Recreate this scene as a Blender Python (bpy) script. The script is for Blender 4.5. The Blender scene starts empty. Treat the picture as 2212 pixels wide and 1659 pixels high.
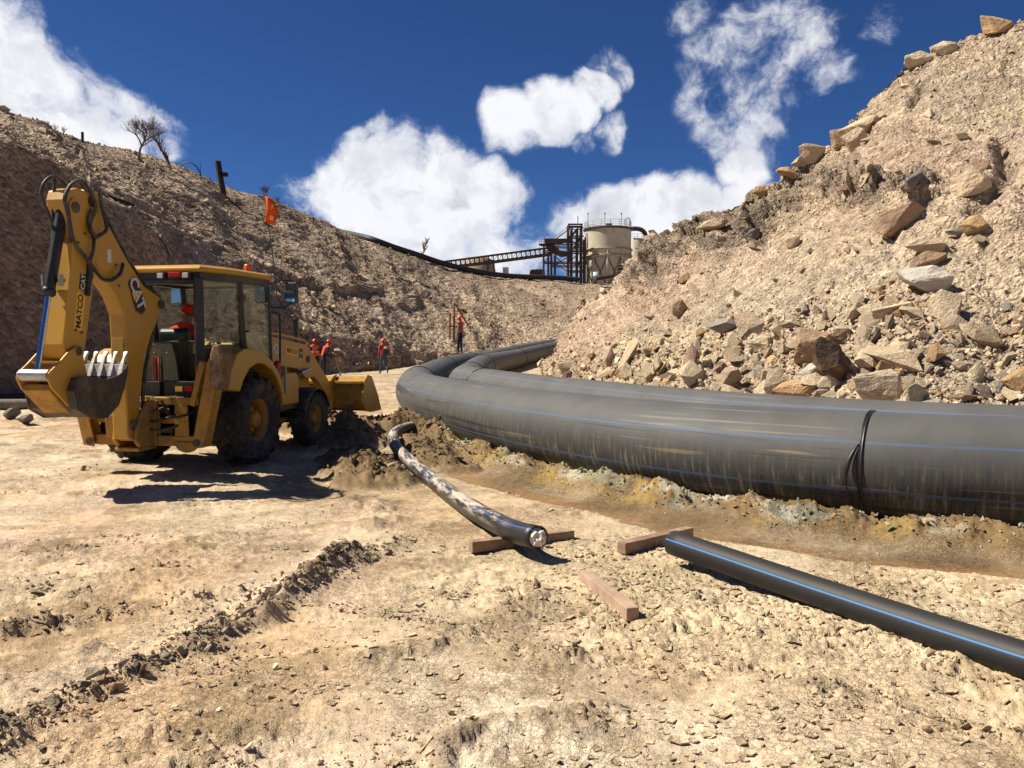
import bpy, bmesh, math, random
import numpy as np
from mathutils import Vector, Matrix, Quaternion

random.seed(7)
RNG = np.random.default_rng(11)
SC = bpy.context.scene
COL = SC.collection

# ------------------------------------------------------------------ camera, sky, sun, exposure
CAM_H = 1.8
F_PX, CX, CY = 1790.0, 1106.0, 829.5          # focal length in units of a 2212 px wide frame
PITCH = math.atan(89.5 / F_PX)
cam_d = bpy.data.cameras.new('camera')
cam = bpy.data.objects.new('camera', cam_d)
COL.objects.link(cam)
cam.location = (0, 0, CAM_H)
cam.rotation_euler = (math.pi / 2 - PITCH, 0, 0)
cam_d.sensor_fit = 'HORIZONTAL'
cam_d.sensor_width = 36
cam_d.lens = 36 * F_PX / 2212
cam_d.clip_start = 0.05
cam_d.clip_end = 6000
SC.camera = cam

SUN_EL = math.radians(50)
SUN_H = (-0.996, 0.085)
SUN_DIR = Vector((SUN_H[0] * math.cos(SUN_EL), SUN_H[1] * math.cos(SUN_EL), math.sin(SUN_EL))).normalized()
SUN_STRENGTH = 4.8
SKY_STRENGTH = 0.062
EXPOSURE = 0.82

sun_d = bpy.data.lights.new('sun', 'SUN')
sun_d.energy = SUN_STRENGTH
sun_d.angle = math.radians(0.53)
sun_d.color = (1.0, 0.925, 0.79)
sun = bpy.data.objects.new('sun', sun_d)
COL.objects.link(sun)
sun.rotation_euler = SUN_DIR.to_track_quat('Z', 'Y').to_euler()
sun.location = (-30, 0, 40)

SC.view_settings.view_transform = 'Standard'
SC.view_settings.look = 'None'
SC.view_settings.gamma = 1
SC.view_settings.exposure = EXPOSURE
SC.view_settings.use_curve_mapping = False
SC.render.engine = 'CYCLES'
SC.cycles.use_denoising = True
SC.cycles.max_bounces = 5
SC.cycles.diffuse_bounces = 3
SC.cycles.glossy_bounces = 3
SC.cycles.transparent_max_bounces = 12
SC.cycles.use_adaptive_sampling = True
SC.cycles.adaptive_threshold = 0.015


class NT:
    """small helper to write node trees"""
    def __init__(self, tree):
        self.t = tree
        tree.nodes.clear()

    def n(self, kind, **kw):
        nd = self.t.nodes.new(kind)
        ins = kw.pop('ins', {})
        for k, v in kw.items():
            setattr(nd, k, v)
        for k, v in ins.items():
            if isinstance(v, bpy.types.NodeSocket):
                self.t.links.new(v, nd.inputs[k])
            else:
                nd.inputs[k].default_value = v
        return nd

    def math(self, op, a, b=None, c=None, clamp=False):
        nd = self.t.nodes.new('ShaderNodeMath')
        nd.operation = op
        nd.use_clamp = clamp
        for i, v in enumerate((a, b, c)):
            if v is None:
                continue
            if isinstance(v, bpy.types.NodeSocket):
                self.t.links.new(v, nd.inputs[i])
            else:
                nd.inputs[i].default_value = v
        return nd.outputs[0]

    def mapr(self, v, a, b, c=0.0, d=1.0, smooth=True):
        nd = self.t.nodes.new('ShaderNodeMapRange')
        nd.interpolation_type = 'SMOOTHSTEP' if smooth else 'LINEAR'
        self.t.links.new(v, nd.inputs[0])
        for i, x in enumerate((a, b, c, d)):
            nd.inputs[1 + i].default_value = x
        return nd.outputs[0]

    def mix(self, f, a, b, mode='MIX'):
        nd = self.t.nodes.new('ShaderNodeMix')
        nd.data_type = 'RGBA'
        nd.blend_type = mode
        nd.clamp_factor = True
        for k, v in ((0, f), (6, a), (7, b)):
            if isinstance(v, bpy.types.NodeSocket):
                self.t.links.new(v, nd.inputs[k])
            elif k == 0:
                nd.inputs[0].default_value = v
            else:
                nd.inputs[k].default_value = (v[0], v[1], v[2], 1)
        return nd.outputs[2]

    def noise(self, vec, scale, detail=4, rough=0.55, w=None, dist=0.0):
        nd = self.t.nodes.new('ShaderNodeTexNoise')
        nd.inputs['Scale'].default_value = scale
        nd.inputs['Detail'].default_value = detail
        nd.inputs['Roughness'].default_value = rough
        nd.inputs['Distortion'].default_value = dist
        if vec is not None:
            self.t.links.new(vec, nd.inputs['Vector'])
        return nd.outputs['Fac']


def cam_ray(u, v):
    x = (u - CX) / F_PX
    z = -(v - CY) / F_PX
    return Vector((x, math.cos(PITCH) + z * math.sin(PITCH), -math.sin(PITCH) + z * math.cos(PITCH)))


def at_depth(u, v, y):
    r = cam_ray(u, v)
    return Vector((0, 0, CAM_H)) + r * (y / r.y)


def at_ground(u, v, z=0.0):
    r = cam_ray(u, v)
    return Vector((0, 0, CAM_H)) + r * ((z - CAM_H) / r.z)


# cumulus placed by compass direction: (u, v, radius, weight)
CLOUDS = [
    # bank on the left
    (-380, 60, 330, 1.0), (-120, 110, 230, 1.0), (30, 165, 150, 1.0), (150, 225, 125, .95), (260, 262, 95, .85), (350, 280, 70, .7),
    # big cumulus over the valley head
    (655, 425, 80, .62), (745, 425, 105, .9), (840, 375, 105, 1.0), (815, 310, 60, .75), (955, 400, 120, 1.0), (1055, 430, 95, .95), (890, 500, 140, 1.0), (1020, 520, 110, .9), (1120, 545, 90, .75), (760, 525, 90, .75),
    # comma shaped cloud
    (1115, 268, 72, .85), (1190, 248, 75, 1.0), (1235, 235, 62, 1.0), (1280, 190, 55, .9), (1315, 138, 52, .62), (1312, 282, 52, .72), (1245, 282, 55, .7),
    # thin veil
    (1560, 170, 110, .50), (1670, 110, 120, .52), (1730, 170, 110, .54), (1620, 250, 120, .50), (1760, 80, 80, .48),
    # low bank behind the tank
    (1225, 490, 75, .8), (1320, 478, 90, 1.0), (1420, 470, 95, 1.0), (1515, 462, 90, 1.0), (1600, 430, 60, .85), (1640, 500, 120, .9), (1605, 353, 52, .74), (1270, 545, 95, .8),
    (1490, 8, 80, .38), (1900, 40, 70, .36),
]


def build_world():
    w = bpy.data.worlds.new('World')
    SC.world = w
    w.use_nodes = True
    k = NT(w.node_tree)
    sky = k.n('ShaderNodeTexSky', sky_type='NISHITA', sun_disc=False)
    sky.sun_elevation = SUN_EL
    sky.sun_rotation = math.atan2(SUN_H[0], SUN_H[1])
    sky.altitude = 3200
    sky.air_density = 1.0
    sky.dust_density = 0.15
    sky.ozone_density = 2.2
    tc = k.n('ShaderNodeTexCoord')
    vec = tc.outputs['Generated']
    # ragged edges: shift the look-up direction with noise
    wn = k.n('ShaderNodeTexNoise', ins={'Vector': vec, 'Scale': 8.0, 'Detail': 3.0, 'Roughness': 0.6})
    off = k.n('ShaderNodeVectorMath', operation='SUBTRACT', ins={0: wn.outputs['Color'], 1: (0.5, 0.5, 0.5)})
    sc = k.n('ShaderNodeVectorMath', operation='SCALE', ins={0: off.outputs[0], 'Scale': 0.075})
    ad = k.n('ShaderNodeVectorMath', operation='ADD', ins={0: vec, 1: sc.outputs[0]})
    nrm = k.n('ShaderNodeVectorMath', operation='NORMALIZE', ins={0: ad.outputs[0]})
    dirv = nrm.outputs[0]
    acc = None
    for (u, v, r, wt) in CLOUDS:
        c = cam_ray(u, v).normalized()
        ang = r / F_PX * (F_PX / math.hypot(F_PX, math.hypot(u - CX, v - CY)))
        dt = k.n('ShaderNodeVectorMath', operation='DOT_PRODUCT', ins={0: dirv, 1: tuple(c)})
        m = k.mapr(dt.outputs['Value'], math.cos(ang * 1.28), math.cos(ang * 0.30), 0.0, wt)
        acc = m if acc is None else k.math('MAXIMUM', acc, m)
    # the rest of the sky: scattered cumulus of the same kind everywhere the photo does not show
    far = k.noise(vec, 3.2, 3, 0.5)
    sepv = k.n('ShaderNodeSeparateXYZ', ins={0: vec})
    behind = k.mapr(sepv.outputs['Y'], 0.62, 0.40)
    up = k.mapr(sepv.outputs['Z'], -0.02, 0.05)
    farm = k.math('MULTIPLY', k.mapr(far, 0.57, 0.70), k.math('MULTIPLY', behind, up))
    acc = k.math('MAXIMUM', acc, farm)
    nA = k.noise(ad.outputs[0], 11.0, 10, 0.66)
    sh = k.n('ShaderNodeVectorMath', operation='ADD', ins={0: ad.outputs[0], 1: (-0.016, 0.0, 0.020)})
    nB = k.noise(sh.outputs[0], 10.0, 4, 0.60)
    dens = k.math('ADD', acc, k.math('MULTIPLY', k.math('SUBTRACT', nA, 0.52), 2.3))
    cov = k.mapr(dens, 0.22, 0.94)
    cov = k.math('MULTIPLY', cov, k.mapr(acc, 0.02, 0.32))
    thick = k.mapr(dens, 0.55, 1.15)
    side = k.mapr(k.math('SUBTRACT', nB, nA), -0.11, 0.13)
    shade = k.math('MULTIPLY', k.math('ADD', k.math('MULTIPLY', side, 0.75), 0.10), thick)
    ccol = k.mix(shade, (0.56, 0.565, 0.585), (0.26, 0.28, 0.33))
    ccol = k.mix(k.mapr(dens, 0.25, 0.62), (0.26, 0.33, 0.47), ccol)
    skyc = k.n('ShaderNodeMix', data_type='RGBA', blend_type='MULTIPLY', ins={0: 1.0, 6: sky.outputs[0], 7: (0.235, 0.40, 0.66, 1)})
    skys = k.n('ShaderNodeVectorMath', operation='SCALE', ins={0: skyc.outputs[2], 'Scale': SKY_STRENGTH})
    out = k.mix(cov, skys.outputs[0], ccol)
    bg = k.n('ShaderNodeBackground', ins={'Color': out, 'Strength': 1.0})
    k.n('ShaderNodeOutputWorld', ins={'Surface': bg.outputs[0]})
    w.cycles.sampling_method = 'MANUAL'
    w.cycles.sample_map_resolution = 512


build_world()

# ------------------------------------------------------------------ numpy noise


def _h(ix, iy, seed):
    n = (ix.astype(np.int64) * 374761393 + iy.astype(np.int64) * 668265263 + seed * 974634777) & 0xFFFFFFFF
    n = ((n ^ (n >> 13)) * 1274126177) & 0xFFFFFFFF
    return ((n ^ (n >> 16)) & 0xFFFFFF) / float(0xFFFFFF)


def vnoise(x, y, seed=0):
    x = np.asarray(x, float); y = np.asarray(y, float)
    ix = np.floor(x); iy = np.floor(y)
    fx = x - ix; fy = y - iy
    fx = fx * fx * fx * (fx * (fx * 6 - 15) + 10); fy = fy * fy * fy * (fy * (fy * 6 - 15) + 10)
    a = _h(ix, iy, seed); b = _h(ix + 1, iy, seed); c = _h(ix, iy + 1, seed); d = _h(ix + 1, iy + 1, seed)
    return (a + (b - a) * fx) * (1 - fy) + (c + (d - c) * fx) * fy


def fbm(x, y, seed=0, octv=4, gain=0.5, lac=2.03):
    s = 0.0; a = 1.0; tot = 0.0
    c, sn = math.cos(0.6), math.sin(0.6)
    for o in range(octv):
        s = s + a * vnoise(x, y, seed + o * 17)
        tot += a
        a *= gain
        x, y = (x * c - y * sn) * lac + 3.7, (x * sn + y * c) * lac - 1.9
    return s / tot - 0.5


def ridged(x, y, seed=0, octv=4):
    s = 0.0; a = 1.0; tot = 0.0
    for o in range(octv):
        s = s + a * (1 - np.abs(2 * vnoise(x, y, seed + o * 13) - 1))
        tot += a; a *= 0.5
        x, y = x * 2.03 + 5.1, y * 2.03 - 7.3
    return s / tot


def worley(x, y, seed=0):
    """first and second distance and a cell id"""
    ix = np.floor(x); iy = np.floor(y)
    f1 = np.full(np.shape(x), 9.0); f2 = np.full(np.shape(x), 9.0); cid = np.zeros(np.shape(x))
    for dx in (-1, 0, 1):
        for dy in (-1, 0, 1):
            cx = ix + dx; cy = iy + dy
            px = cx + 0.1 + 0.8 * _h(cx, cy, seed); py = cy + 0.1 + 0.8 * _h(cx, cy, seed + 5)
            d = np.hypot(px - x, py - y)
            cl = d < f1
            f2 = np.where(cl, f1, np.minimum(f2, d))
            cid = np.where(cl, _h(cx, cy, seed + 9), cid)
            f1 = np.where(cl, d, f1)
    return f1, f2, cid


def sstep(a, b, x):
    t = np.clip((x - a) / (b - a), 0, 1)
    return t * t * (3 - 2 * t)


def poly_dist(x, y, pts):
    """distance to a polyline, signed side and the fraction along"""
    best = np.full(np.shape(x), 1e9); side = np.zeros(np.shape(x)); frac = np.zeros(np.shape(x))
    n = len(pts) - 1
    for i in range(n):
        ax, ay = pts[i][:2]; bx, by = pts[i + 1][:2]
        dx, dy = bx - ax, by - ay
        l2 = dx * dx + dy * dy
        t = np.clip(((x - ax) * dx + (y - ay) * dy) / l2, 0, 1)
        d = np.hypot(x - ax - t * dx, y - ay - t * dy)
        m = d < best
        best = np.where(m, d, best)
        side = np.where(m, np.sign((x - ax) * dy - (y - ay) * dx), side)
        frac = np.where(m, (i + t) / n, frac)
    return best, side, frac


def catmull(pts, step):
    P = [Vector(p) for p in pts]
    P = [P[0] * 2 - P[1]] + P + [P[-1] * 2 - P[-2]]
    out = []
    for i in range(1, len(P) - 2):
        a, b, c, d = P[i - 1], P[i], P[i + 1], P[i + 2]
        n = max(2, int((c - b).length / step))
        for j in range(n):
            t = j / n
            out.append(0.5 * ((2 * b) + (c - a) * t + (2 * a - 5 * b + 4 * c - d) * t * t + (3 * b - a - 3 * c + d) * t ** 3))
    out.append(P[-2].copy())
    return out


# ------------------------------------------------------------------ mesh helpers
def np_mesh(name, verts, faces, smooth=True):
    """verts (n,3), faces (m,k) with constant k"""
    me = bpy.data.meshes.new(name)
    verts = np.asarray(verts, np.float32); faces = np.asarray(faces, np.int32)
    m, kk = faces.shape
    me.vertices.add(len(verts)); me.vertices.foreach_set('co', verts.ravel())
    me.loops.add(m * kk); me.loops.foreach_set('vertex_index', faces.ravel())
    me.polygons.add(m)
    me.polygons.foreach_set('loop_start', np.arange(0, m * kk, kk, dtype=np.int32))
    me.polygons.foreach_set('loop_total', np.full(m, kk, np.int32))
    me.polygons.foreach_set('use_smooth', np.full(m, smooth, bool))
    me.update(calc_edges=True)
    me.validate()
    return me


def set_cols(me, cols):
    a = me.color_attributes.new('Col', 'FLOAT_COLOR', 'POINT')
    c = np.ones((len(me.vertices), 4), np.float32)
    c[:, :3] = cols
    a.data.foreach_set('color', c.ravel())


def link(name, me, mat=None, parent=None):
    o = bpy.data.objects.new(name, me)
    COL.objects.link(o)
    if mat is not None and me is not None:
        if isinstance(mat, (list, tuple)):
            for m in mat:
                me.materials.append(m)
        else:
            if not me.materials:
                me.materials.append(mat)
    if parent is not None:
        o.parent = parent
    return o


def tag(o, label=None, cat=None, group=None, kind=None):
    if label: o['label'] = label
    if cat: o['category'] = cat
    if group: o['group'] = group
    if kind: o['kind'] = kind
    return o


def empty(name, loc=(0, 0, 0), rz=0.0, parent=None):
    o = bpy.data.objects.new(name, None)
    o.empty_display_size = 0.2
    COL.objects.link(o)
    o.location = loc
    o.rotation_euler = (0, 0, rz)
    if parent: o.parent = parent
    return o


def frame_from(d):
    d = Vector(d).normalized()
    u = d.orthogonal() if abs(d.z) > 0.95 else Vector((0, 0, 1)).cross(d)
    u.normalize()
    return d, u, d.cross(u).normalized()


class MB:
    """collects shapes into one mesh"""
    def __init__(self):
        self.v = []; self.f = []; self.sm = []

    def add(self, vs, fs, smooth=False):
        b = len(self.v)
        self.v += [Vector(p) for p in vs]
        self.f += [[i + b for i in f] for f in fs]
        self.sm += [smooth] * len(fs)
        return self

    def box(self, lo, hi):
        (x0, y0, z0), (x1, y1, z1) = lo, hi
        return self.add([(x0, y0, z0), (x1, y0, z0), (x1, y1, z0), (x0, y1, z0), (x0, y0, z1), (x1, y0, z1), (x1, y1, z1), (x0, y1, z1)],
                        [(0, 3, 2, 1), (4, 5, 6, 7), (0, 1, 5, 4), (1, 2, 6, 5), (2, 3, 7, 6), (3, 0, 4, 7)])

    def prism(self, poly, a0, a1, axis='x'):
        """polygon in the two other axes extruded along axis"""
        def mk(a, p):
            return {'x': (a, p[0], p[1]), 'y': (p[0], a, p[1]), 'z': (p[0], p[1], a)}[axis]
        n = len(poly)
        vs = [mk(a0, p) for p in poly] + [mk(a1, p) for p in poly]
        fs = [list(range(n))[::-1], list(range(n, 2 * n))] + [[i, (i + 1) % n, n + (i + 1) % n, n + i] for i in range(n)]
        return self.add(vs, fs)

    def tube(self, path, r, seg=8, caps=True, smooth=True):
        path = [Vector(p) for p in path]
        n = len(path)
        rs = r if isinstance(r, (list, tuple)) else [r] * n
        up = None
        vs = []; fs = []
        for i, p in enumerate(path):
            d = (path[min(i + 1, n - 1)] - path[max(i - 1, 0)])
            if d.length < 1e-9: d = Vector((0, 0, 1))
            d.normalize()
            if up is None:
                up = d.orthogonal().normalized()
            else:
                up = (up - d * up.dot(d))
                up = up.normalized() if up.length > 1e-6 else d.orthogonal().normalized()
            w = d.cross(up)
            for j in range(seg):
                a = 2 * math.pi * j / seg
                vs.append(p + (up * math.cos(a) + w * math.sin(a)) * rs[i])
        for i in range(n - 1):
            for j in range(seg):
                k2 = (j + 1) % seg
                fs.append([i * seg + j, i * seg + k2, (i + 1) * seg + k2, (i + 1) * seg + j])
        self.add(vs, fs, smooth)
        if caps:
            self.add(vs[:seg], [list(range(seg))[::-1]])
            self.add(vs[-seg:], [list(range(seg))])
        return self

    def cyl(self, a, b, r, seg=16, r2=None):
        return self.tube([a, b], [r, r if r2 is None else r2], seg)

    def beam(self, a, b, w, h=None):
        """rectangular bar from a to b"""
        h = w if h is None else h
        a = Vector(a); b = Vector(b)
        d, u, t = frame_from(b - a)
        vs = []
        for p in (a, b):
            for (s1, s2) in ((-1, -1), (1, -1), (1, 1), (-1, 1)):
                vs.append(p + u * (s1 * w / 2) + t * (s2 * h / 2))
        return self.add(vs, [(0, 3, 2, 1), (4, 5, 6, 7), (0, 1, 5, 4), (1, 2, 6, 5), (2, 3, 7, 6), (3, 0, 4, 7)])

    def lathe(self, prof, c, axis, seg=32, smooth=True):
        """prof: list of (radius, offset along axis)"""
        c = Vector(c)
        d, u, t = frame_from(axis)
        vs = []; fs = []
        n = len(prof)
        for j in range(seg):
            a = 2 * math.pi * j / seg
            e = u * math.cos(a) + t * math.sin(a)
            for (r, o) in prof:
                vs.append(c + d * o + e * r)
        for j in range(seg):
            k2 = (j + 1) % seg
            for i in range(n - 1):
                fs.append([j * n + i, k2 * n + i, k2 * n + i + 1, j * n + i + 1])
        return self.add(vs, fs, smooth)

    def sphere(self, c, r, seg=12, rings=8, sc=(1, 1, 1), z0=-1.0):
        c = Vector(c)
        prof = []
        for i in range(rings + 1):
            t = math.asin(z0) + (math.pi / 2 - math.asin(z0)) * i / rings
            prof.append((math.cos(t) * r, math.sin(t) * r))
        vs = []; fs = []
        for (rr, zz) in prof:
            for j in range(seg):
                a = 2 * math.pi * j / seg
                vs.append(c + Vector((rr * math.cos(a) * sc[0], rr * math.sin(a) * sc[1], zz * sc[2])))
        for i in range(rings):
            for j in range(seg):
                k2 = (j + 1) % seg
                fs.append([i * seg + j, i * seg + k2, (i + 1) * seg + k2, (i + 1) * seg + j])
        return self.add(vs, fs, True)

    def xf(self, M):
        self.v = [M @ p for p in self.v]
        return self

    def build(self, name, mat, parent=None, bevel=0.0, fix=True, seg=2):
        me = bpy.data.meshes.new(name)
        me.from_pydata([tuple(p) for p in self.v], [], self.f)
        me.polygons.foreach_set('use_smooth', self.sm)
        if fix:
            bm = bmesh.new(); bm.from_mesh(me)
            bmesh.ops.recalc_face_normals(bm, faces=bm.faces)
            bm.to_mesh(me); bm.free()
        me.update()
        o = link(name, me, mat, parent)
        if bevel:
            md = o.modifiers.new('bevel', 'BEVEL')
            md.width = bevel; md.segments = seg; md.limit_method = 'ANGLE'; md.angle_limit = math.radians(38)
        return o


# ------------------------------------------------------------------ materials
def new_mat(name):
    m = bpy.data.materials.new(name)
    m.use_nodes = True
    return m, NT(m.node_tree)


def simple(name, col, rough=0.6, metal=0.0, var=0.12, scale=6.0, bump=0.0, dirt=None, dirt_amt=0.0, spec=0.5, fine=60.0):
    m, k = new_mat(name)
    col = tuple(q_ * 0.76 for q_ in col)
    if dirt is not None: dirt = tuple(q_ * 0.72 for q_ in dirt)
    tc = k.n('ShaderNodeTexCoord')
    v = tc.outputs['Object']
    n1 = k.noise(v, scale, 6, 0.6)
    c = k.mix(k.mapr(n1, 0.3, 0.7), tuple(x * (1 - var) for x in col), tuple(min(1, x * (1 + var)) for x in col))
    r = k.math('ADD', rough - 0.1, k.math('MULTIPLY', n1, 0.2))
    if dirt is not None:
        n2 = k.noise(v, scale * 2.2, 7, 0.68)
        n3 = k.noise(v, scale * 0.5, 3, 0.5)
        f = k.math('MULTIPLY', k.mapr(k.math('ADD', n2, k.math('MULTIPLY', n3, 0.6)), 0.70, 1.02), dirt_amt)
        c = k.mix(f, c, dirt)
        r = k.math('ADD', r, k.math('MULTIPLY', f, 0.3), clamp=True)
    ins = {'Base Color': c, 'Roughness': r, 'Metallic': metal, 'Specular IOR Level': spec}
    b = k.n('ShaderNodeBsdfPrincipled', ins=ins)
    if bump:
        nb = k.noise(v, fine, 5, 0.6)
        bp = k.n('ShaderNodeBump', ins={'Height': nb, 'Strength': bump, 'Distance': 0.01})
        k.t.links.new(bp.outputs[0], b.inputs['Normal'])
    k.n('ShaderNodeOutputMaterial', ins={'Surface': b.outputs[0]})
    return m


def glass_mat(name, tint=(0.84, 0.90, 0.87), base=0.015):
    m, k = new_mat(name)
    tc = k.n('ShaderNodeTexCoord')
    fr = k.n('ShaderNodeFresnel', ins={'IOR': 1.45})
    smear = k.mapr(k.noise(tc.outputs['Object'], 5.0, 6, 0.65), 0.5, 0.85, 0.0, 0.035)
    tr = k.n('ShaderNodeBsdfTransparent', ins={'Color': (*tint, 1)})
    gl = k.n('ShaderNodeBsdfGlossy', ins={'Roughness': 0.03, 'Color': (0.9, 0.95, 0.93, 1)})
    df = k.n('ShaderNodeBsdfDiffuse', ins={'Color': (0.5, 0.43, 0.33, 1)})
    gm = k.n('ShaderNodeNewGeometry')
    rf_ = k.math('MULTIPLY', k.math('ADD', fr.outputs[0], base, clamp=True), k.math('SUBTRACT', 1.0, gm.outputs['Backfacing']))
    m1 = k.n('ShaderNodeMixShader', ins={0: rf_, 1: tr.outputs[0], 2: gl.outputs[0]})
    m2 = k.n('ShaderNodeMixShader', ins={0: smear, 1: m1.outputs[0], 2: df.outputs[0]})
    k.n('ShaderNodeOutputMaterial', ins={'Surface': m2.outputs[0]})
    return m


def soil_mat(name, bump=0.5, dist=0.03, s1=9.0, s2=45.0, var=0.28, rough=0.95, crust=0.0, albedo=0.72):
    """earth coloured by the mesh's own colour map, with grain and crusted plates on top"""
    m, k = new_mat(name)
    tc = k.n('ShaderNodeTexCoord')
    v = tc.outputs['Object']
    at = k.n('ShaderNodeAttribute', attribute_name='Col')
    n1t = k.n('ShaderNodeTexNoise', ins={'Vector': v, 'Scale': s1, 'Detail': 5.0, 'Roughness': 0.70})
    n1 = n1t.outputs['Fac']
    n2 = k.noise(v, s2, 2, 0.68)
    f = k.math('ADD', k.math('MULTIPLY', k.mapr(n1, 0.28, 0.72, 1 - var, 1 + var), 0.6), k.math('MULTIPLY', k.mapr(n2, 0.28, 0.72, 1 - var, 1 + var), 0.4))
    hgt = k.math('ADD', n1, k.math('MULTIPLY', n2, 0.4))
    if crust:
        off = k.n('ShaderNodeVectorMath', operation='SCALE', ins={0: n1t.outputs['Color'], 'Scale': 0.07})
        wv = k.n('ShaderNodeVectorMath', operation='ADD', ins={0: v, 1: off.outputs[0]})
        where = k.mapr(k.noise(v, 0.9, 2, 0.6), 0.42, 0.58)
        for sc_, wt in ((24.0, 1.0),):
            vo = k.n('ShaderNodeTexVoronoi', feature='DISTANCE_TO_EDGE', ins={'Vector': wv.outputs[0], 'Scale': sc_, 'Randomness': 1.0})
            vc = k.n('ShaderNodeTexVoronoi', feature='F1', ins={'Vector': wv.outputs[0], 'Scale': sc_, 'Randomness': 1.0})
            gap = k.mapr(vo.outputs['Distance'], 0.0, 0.07)
            cell = k.n('ShaderNodeSeparateColor', ins={0: vc.outputs['Color']}).outputs[0]
            plate = k.math('ADD', gap, k.math('MULTIPLY', cell, 1.1))
            hgt = k.math('ADD', hgt, k.math('MULTIPLY', k.math('MULTIPLY', plate, where), crust * wt))
            f = k.math('MULTIPLY', f, k.math('SUBTRACT', 1.06, k.math('MULTIPLY', k.math('MULTIPLY', cell, where), 0.20)))
    else:
        vo = k.n('ShaderNodeTexVoronoi', feature='F1', ins={'Vector': v, 'Scale': s1 * 2.6, 'Randomness': 1.0})
        hgt = k.math('ADD', hgt, k.math('MULTIPLY', vo.outputs['Distance'], -0.6))
        cell = k.n('ShaderNodeSeparateColor', ins={0: vo.outputs['Color']}).outputs[0]
        f = k.math('MULTIPLY', f, k.mapr(cell, 0, 1, 0.80, 1.2))
    cc = k.n('ShaderNodeVectorMath', operation='SCALE', ins={0: at.outputs['Color'], 'Scale': k.math('MULTIPLY', f, albedo)})
    b = k.n('ShaderNodeBsdfPrincipled', ins={'Base Color': cc.outputs[0], 'Roughness': rough, 'Specular IOR Level': 0.15})
    bp = k.n('ShaderNodeBump', ins={'Height': hgt, 'Strength': bump, 'Distance': dist})
    k.t.links.new(bp.outputs[0], b.inputs['Normal'])
    k.n('ShaderNodeOutputMaterial', ins={'Surface': b.outputs[0]})
    return m


def stone_mat(name, ramp, attr=False, scale=3.0, bump=0.9, tint=None):
    """rock; the colour of each stone is drawn from a ramp (by object or by the mesh's colour map)"""
    m, k = new_mat(name)
    tc = k.n('ShaderNodeTexCoord')
    v = tc.outputs['Object']
    if attr:
        base = k.n('ShaderNodeAttribute', attribute_name='Col').outputs['Color']
    else:
        oi = k.n('ShaderNodeObjectInfo')
        cr = k.n('ShaderNodeValToRGB', ins={0: oi.outputs['Random']})
        cr.color_ramp.interpolation = 'CONSTANT'
        els = cr.color_ramp.elements
        while len(els) < len(ramp): els.new(0.5)
        tot = sum(r[0] for r in ramp); p = 0
        for e, (w, c) in zip(els, ramp):
            e.position = p / tot; e.color = (*c, 1); p += w
        base = cr.outputs[0]
    n1 = k.noise(v, scale, 4, 0.62)
    n2 = k.noise(v, scale * 0.7, 3, 0.6)
    c = k.mix(k.mapr(n2, 0.52, 0.72, 0, 0.5), base, (0.42, 0.22, 0.09))
    sc = k.n('ShaderNodeVectorMath', operation='SCALE', ins={0: c, 'Scale': k.mapr(n1, 0.25, 0.75, 0.78 * 0.92, 1.2 * 0.92)})
    b = k.n('ShaderNodeBsdfPrincipled', ins={'Base Color': sc.outputs[0], 'Roughness': 0.9, 'Specular IOR Level': 0.25})
    nb = k.noise(v, scale * 4, 4, 0.68)
    bp = k.n('ShaderNodeBump', ins={'Height': nb, 'Strength': bump, 'Distance': 0.08})
    k.t.links.new(bp.outputs[0], b.inputs['Normal'])
    k.n('ShaderNodeOutputMaterial', ins={'Surface': b.outputs[0]})
    return m


DUST = (0.45, 0.33, 0.20)
M = {}
M['yellow'] = simple('machine_yellow', (0.60, 0.315, 0.022), 0.42, var=0.08, scale=3, dirt=DUST, dirt_amt=0.28, bump=0.05)
M['yellow_dirty'] = simple('machine_yellow_dirty', (0.50, 0.25, 0.02), 0.6, var=0.12, scale=4, dirt=(0.24, 0.15, 0.08), dirt_amt=0.85, bump=0.15)
M['black'] = simple('black_paint', (0.012, 0.012, 0.012), 0.42, dirt=DUST, dirt_amt=0.06)
M['plastic'] = simple('dark_plastic', (0.035, 0.037, 0.04), 0.5, dirt=DUST, dirt_amt=0.35)
M['rubber'] = simple('tyre_rubber', (0.030, 0.028, 0.027), 0.85, dirt=(0.26, 0.20, 0.14), dirt_amt=0.45, scale=5, bump=0.15)
M['hose'] = simple('hose_rubber', (0.025, 0.025, 0.024), 0.55, dirt=DUST, dirt_amt=0.3)
M['steel'] = simple('worn_steel', (0.55, 0.55, 0.56), 0.32, metal=0.9, dirt=(0.3, 0.2, 0.12), dirt_amt=0.3)
M['chrome'] = simple('chrome_rod', (0.55, 0.58, 0.64), 0.16, metal=1.0, var=0.03)
M['bucket'] = simple('bucket_steel', (0.075, 0.065, 0.055), 0.62, metal=0.3, dirt=(0.34, 0.24, 0.14), dirt_amt=0.6, scale=4, bump=0.25)
M['edge'] = simple('polished_edge', (0.62, 0.59, 0.54), 0.45, metal=0.25, dirt=(0.4, 0.3, 0.2), dirt_amt=0.5)
M['glass'] = glass_mat('cab_glass')
M['mirror'] = simple('mirror_glass', (0.75, 0.78, 0.78), 0.04, metal=1.0, var=0.02)
M['red'] = simple('red_lens', (0.45, 0.015, 0.012), 0.25)
M['orange'] = simple('orange_lens', (0.85, 0.10, 0.015), 0.3)
M['vest'] = simple('orange_cloth', (0.90, 0.10, 0.012), 0.85, scale=9)
M['vest2'] = simple('red_orange_cloth', (0.85, 0.055, 0.015), 0.85, scale=9)
M['helmet'] = simple('red_helmet', (0.78, 0.035, 0.015), 0.35, var=0.04)
M['helmet2'] = simple('orange_helmet', (0.88, 0.13, 0.015), 0.35, var=0.04)
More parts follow.
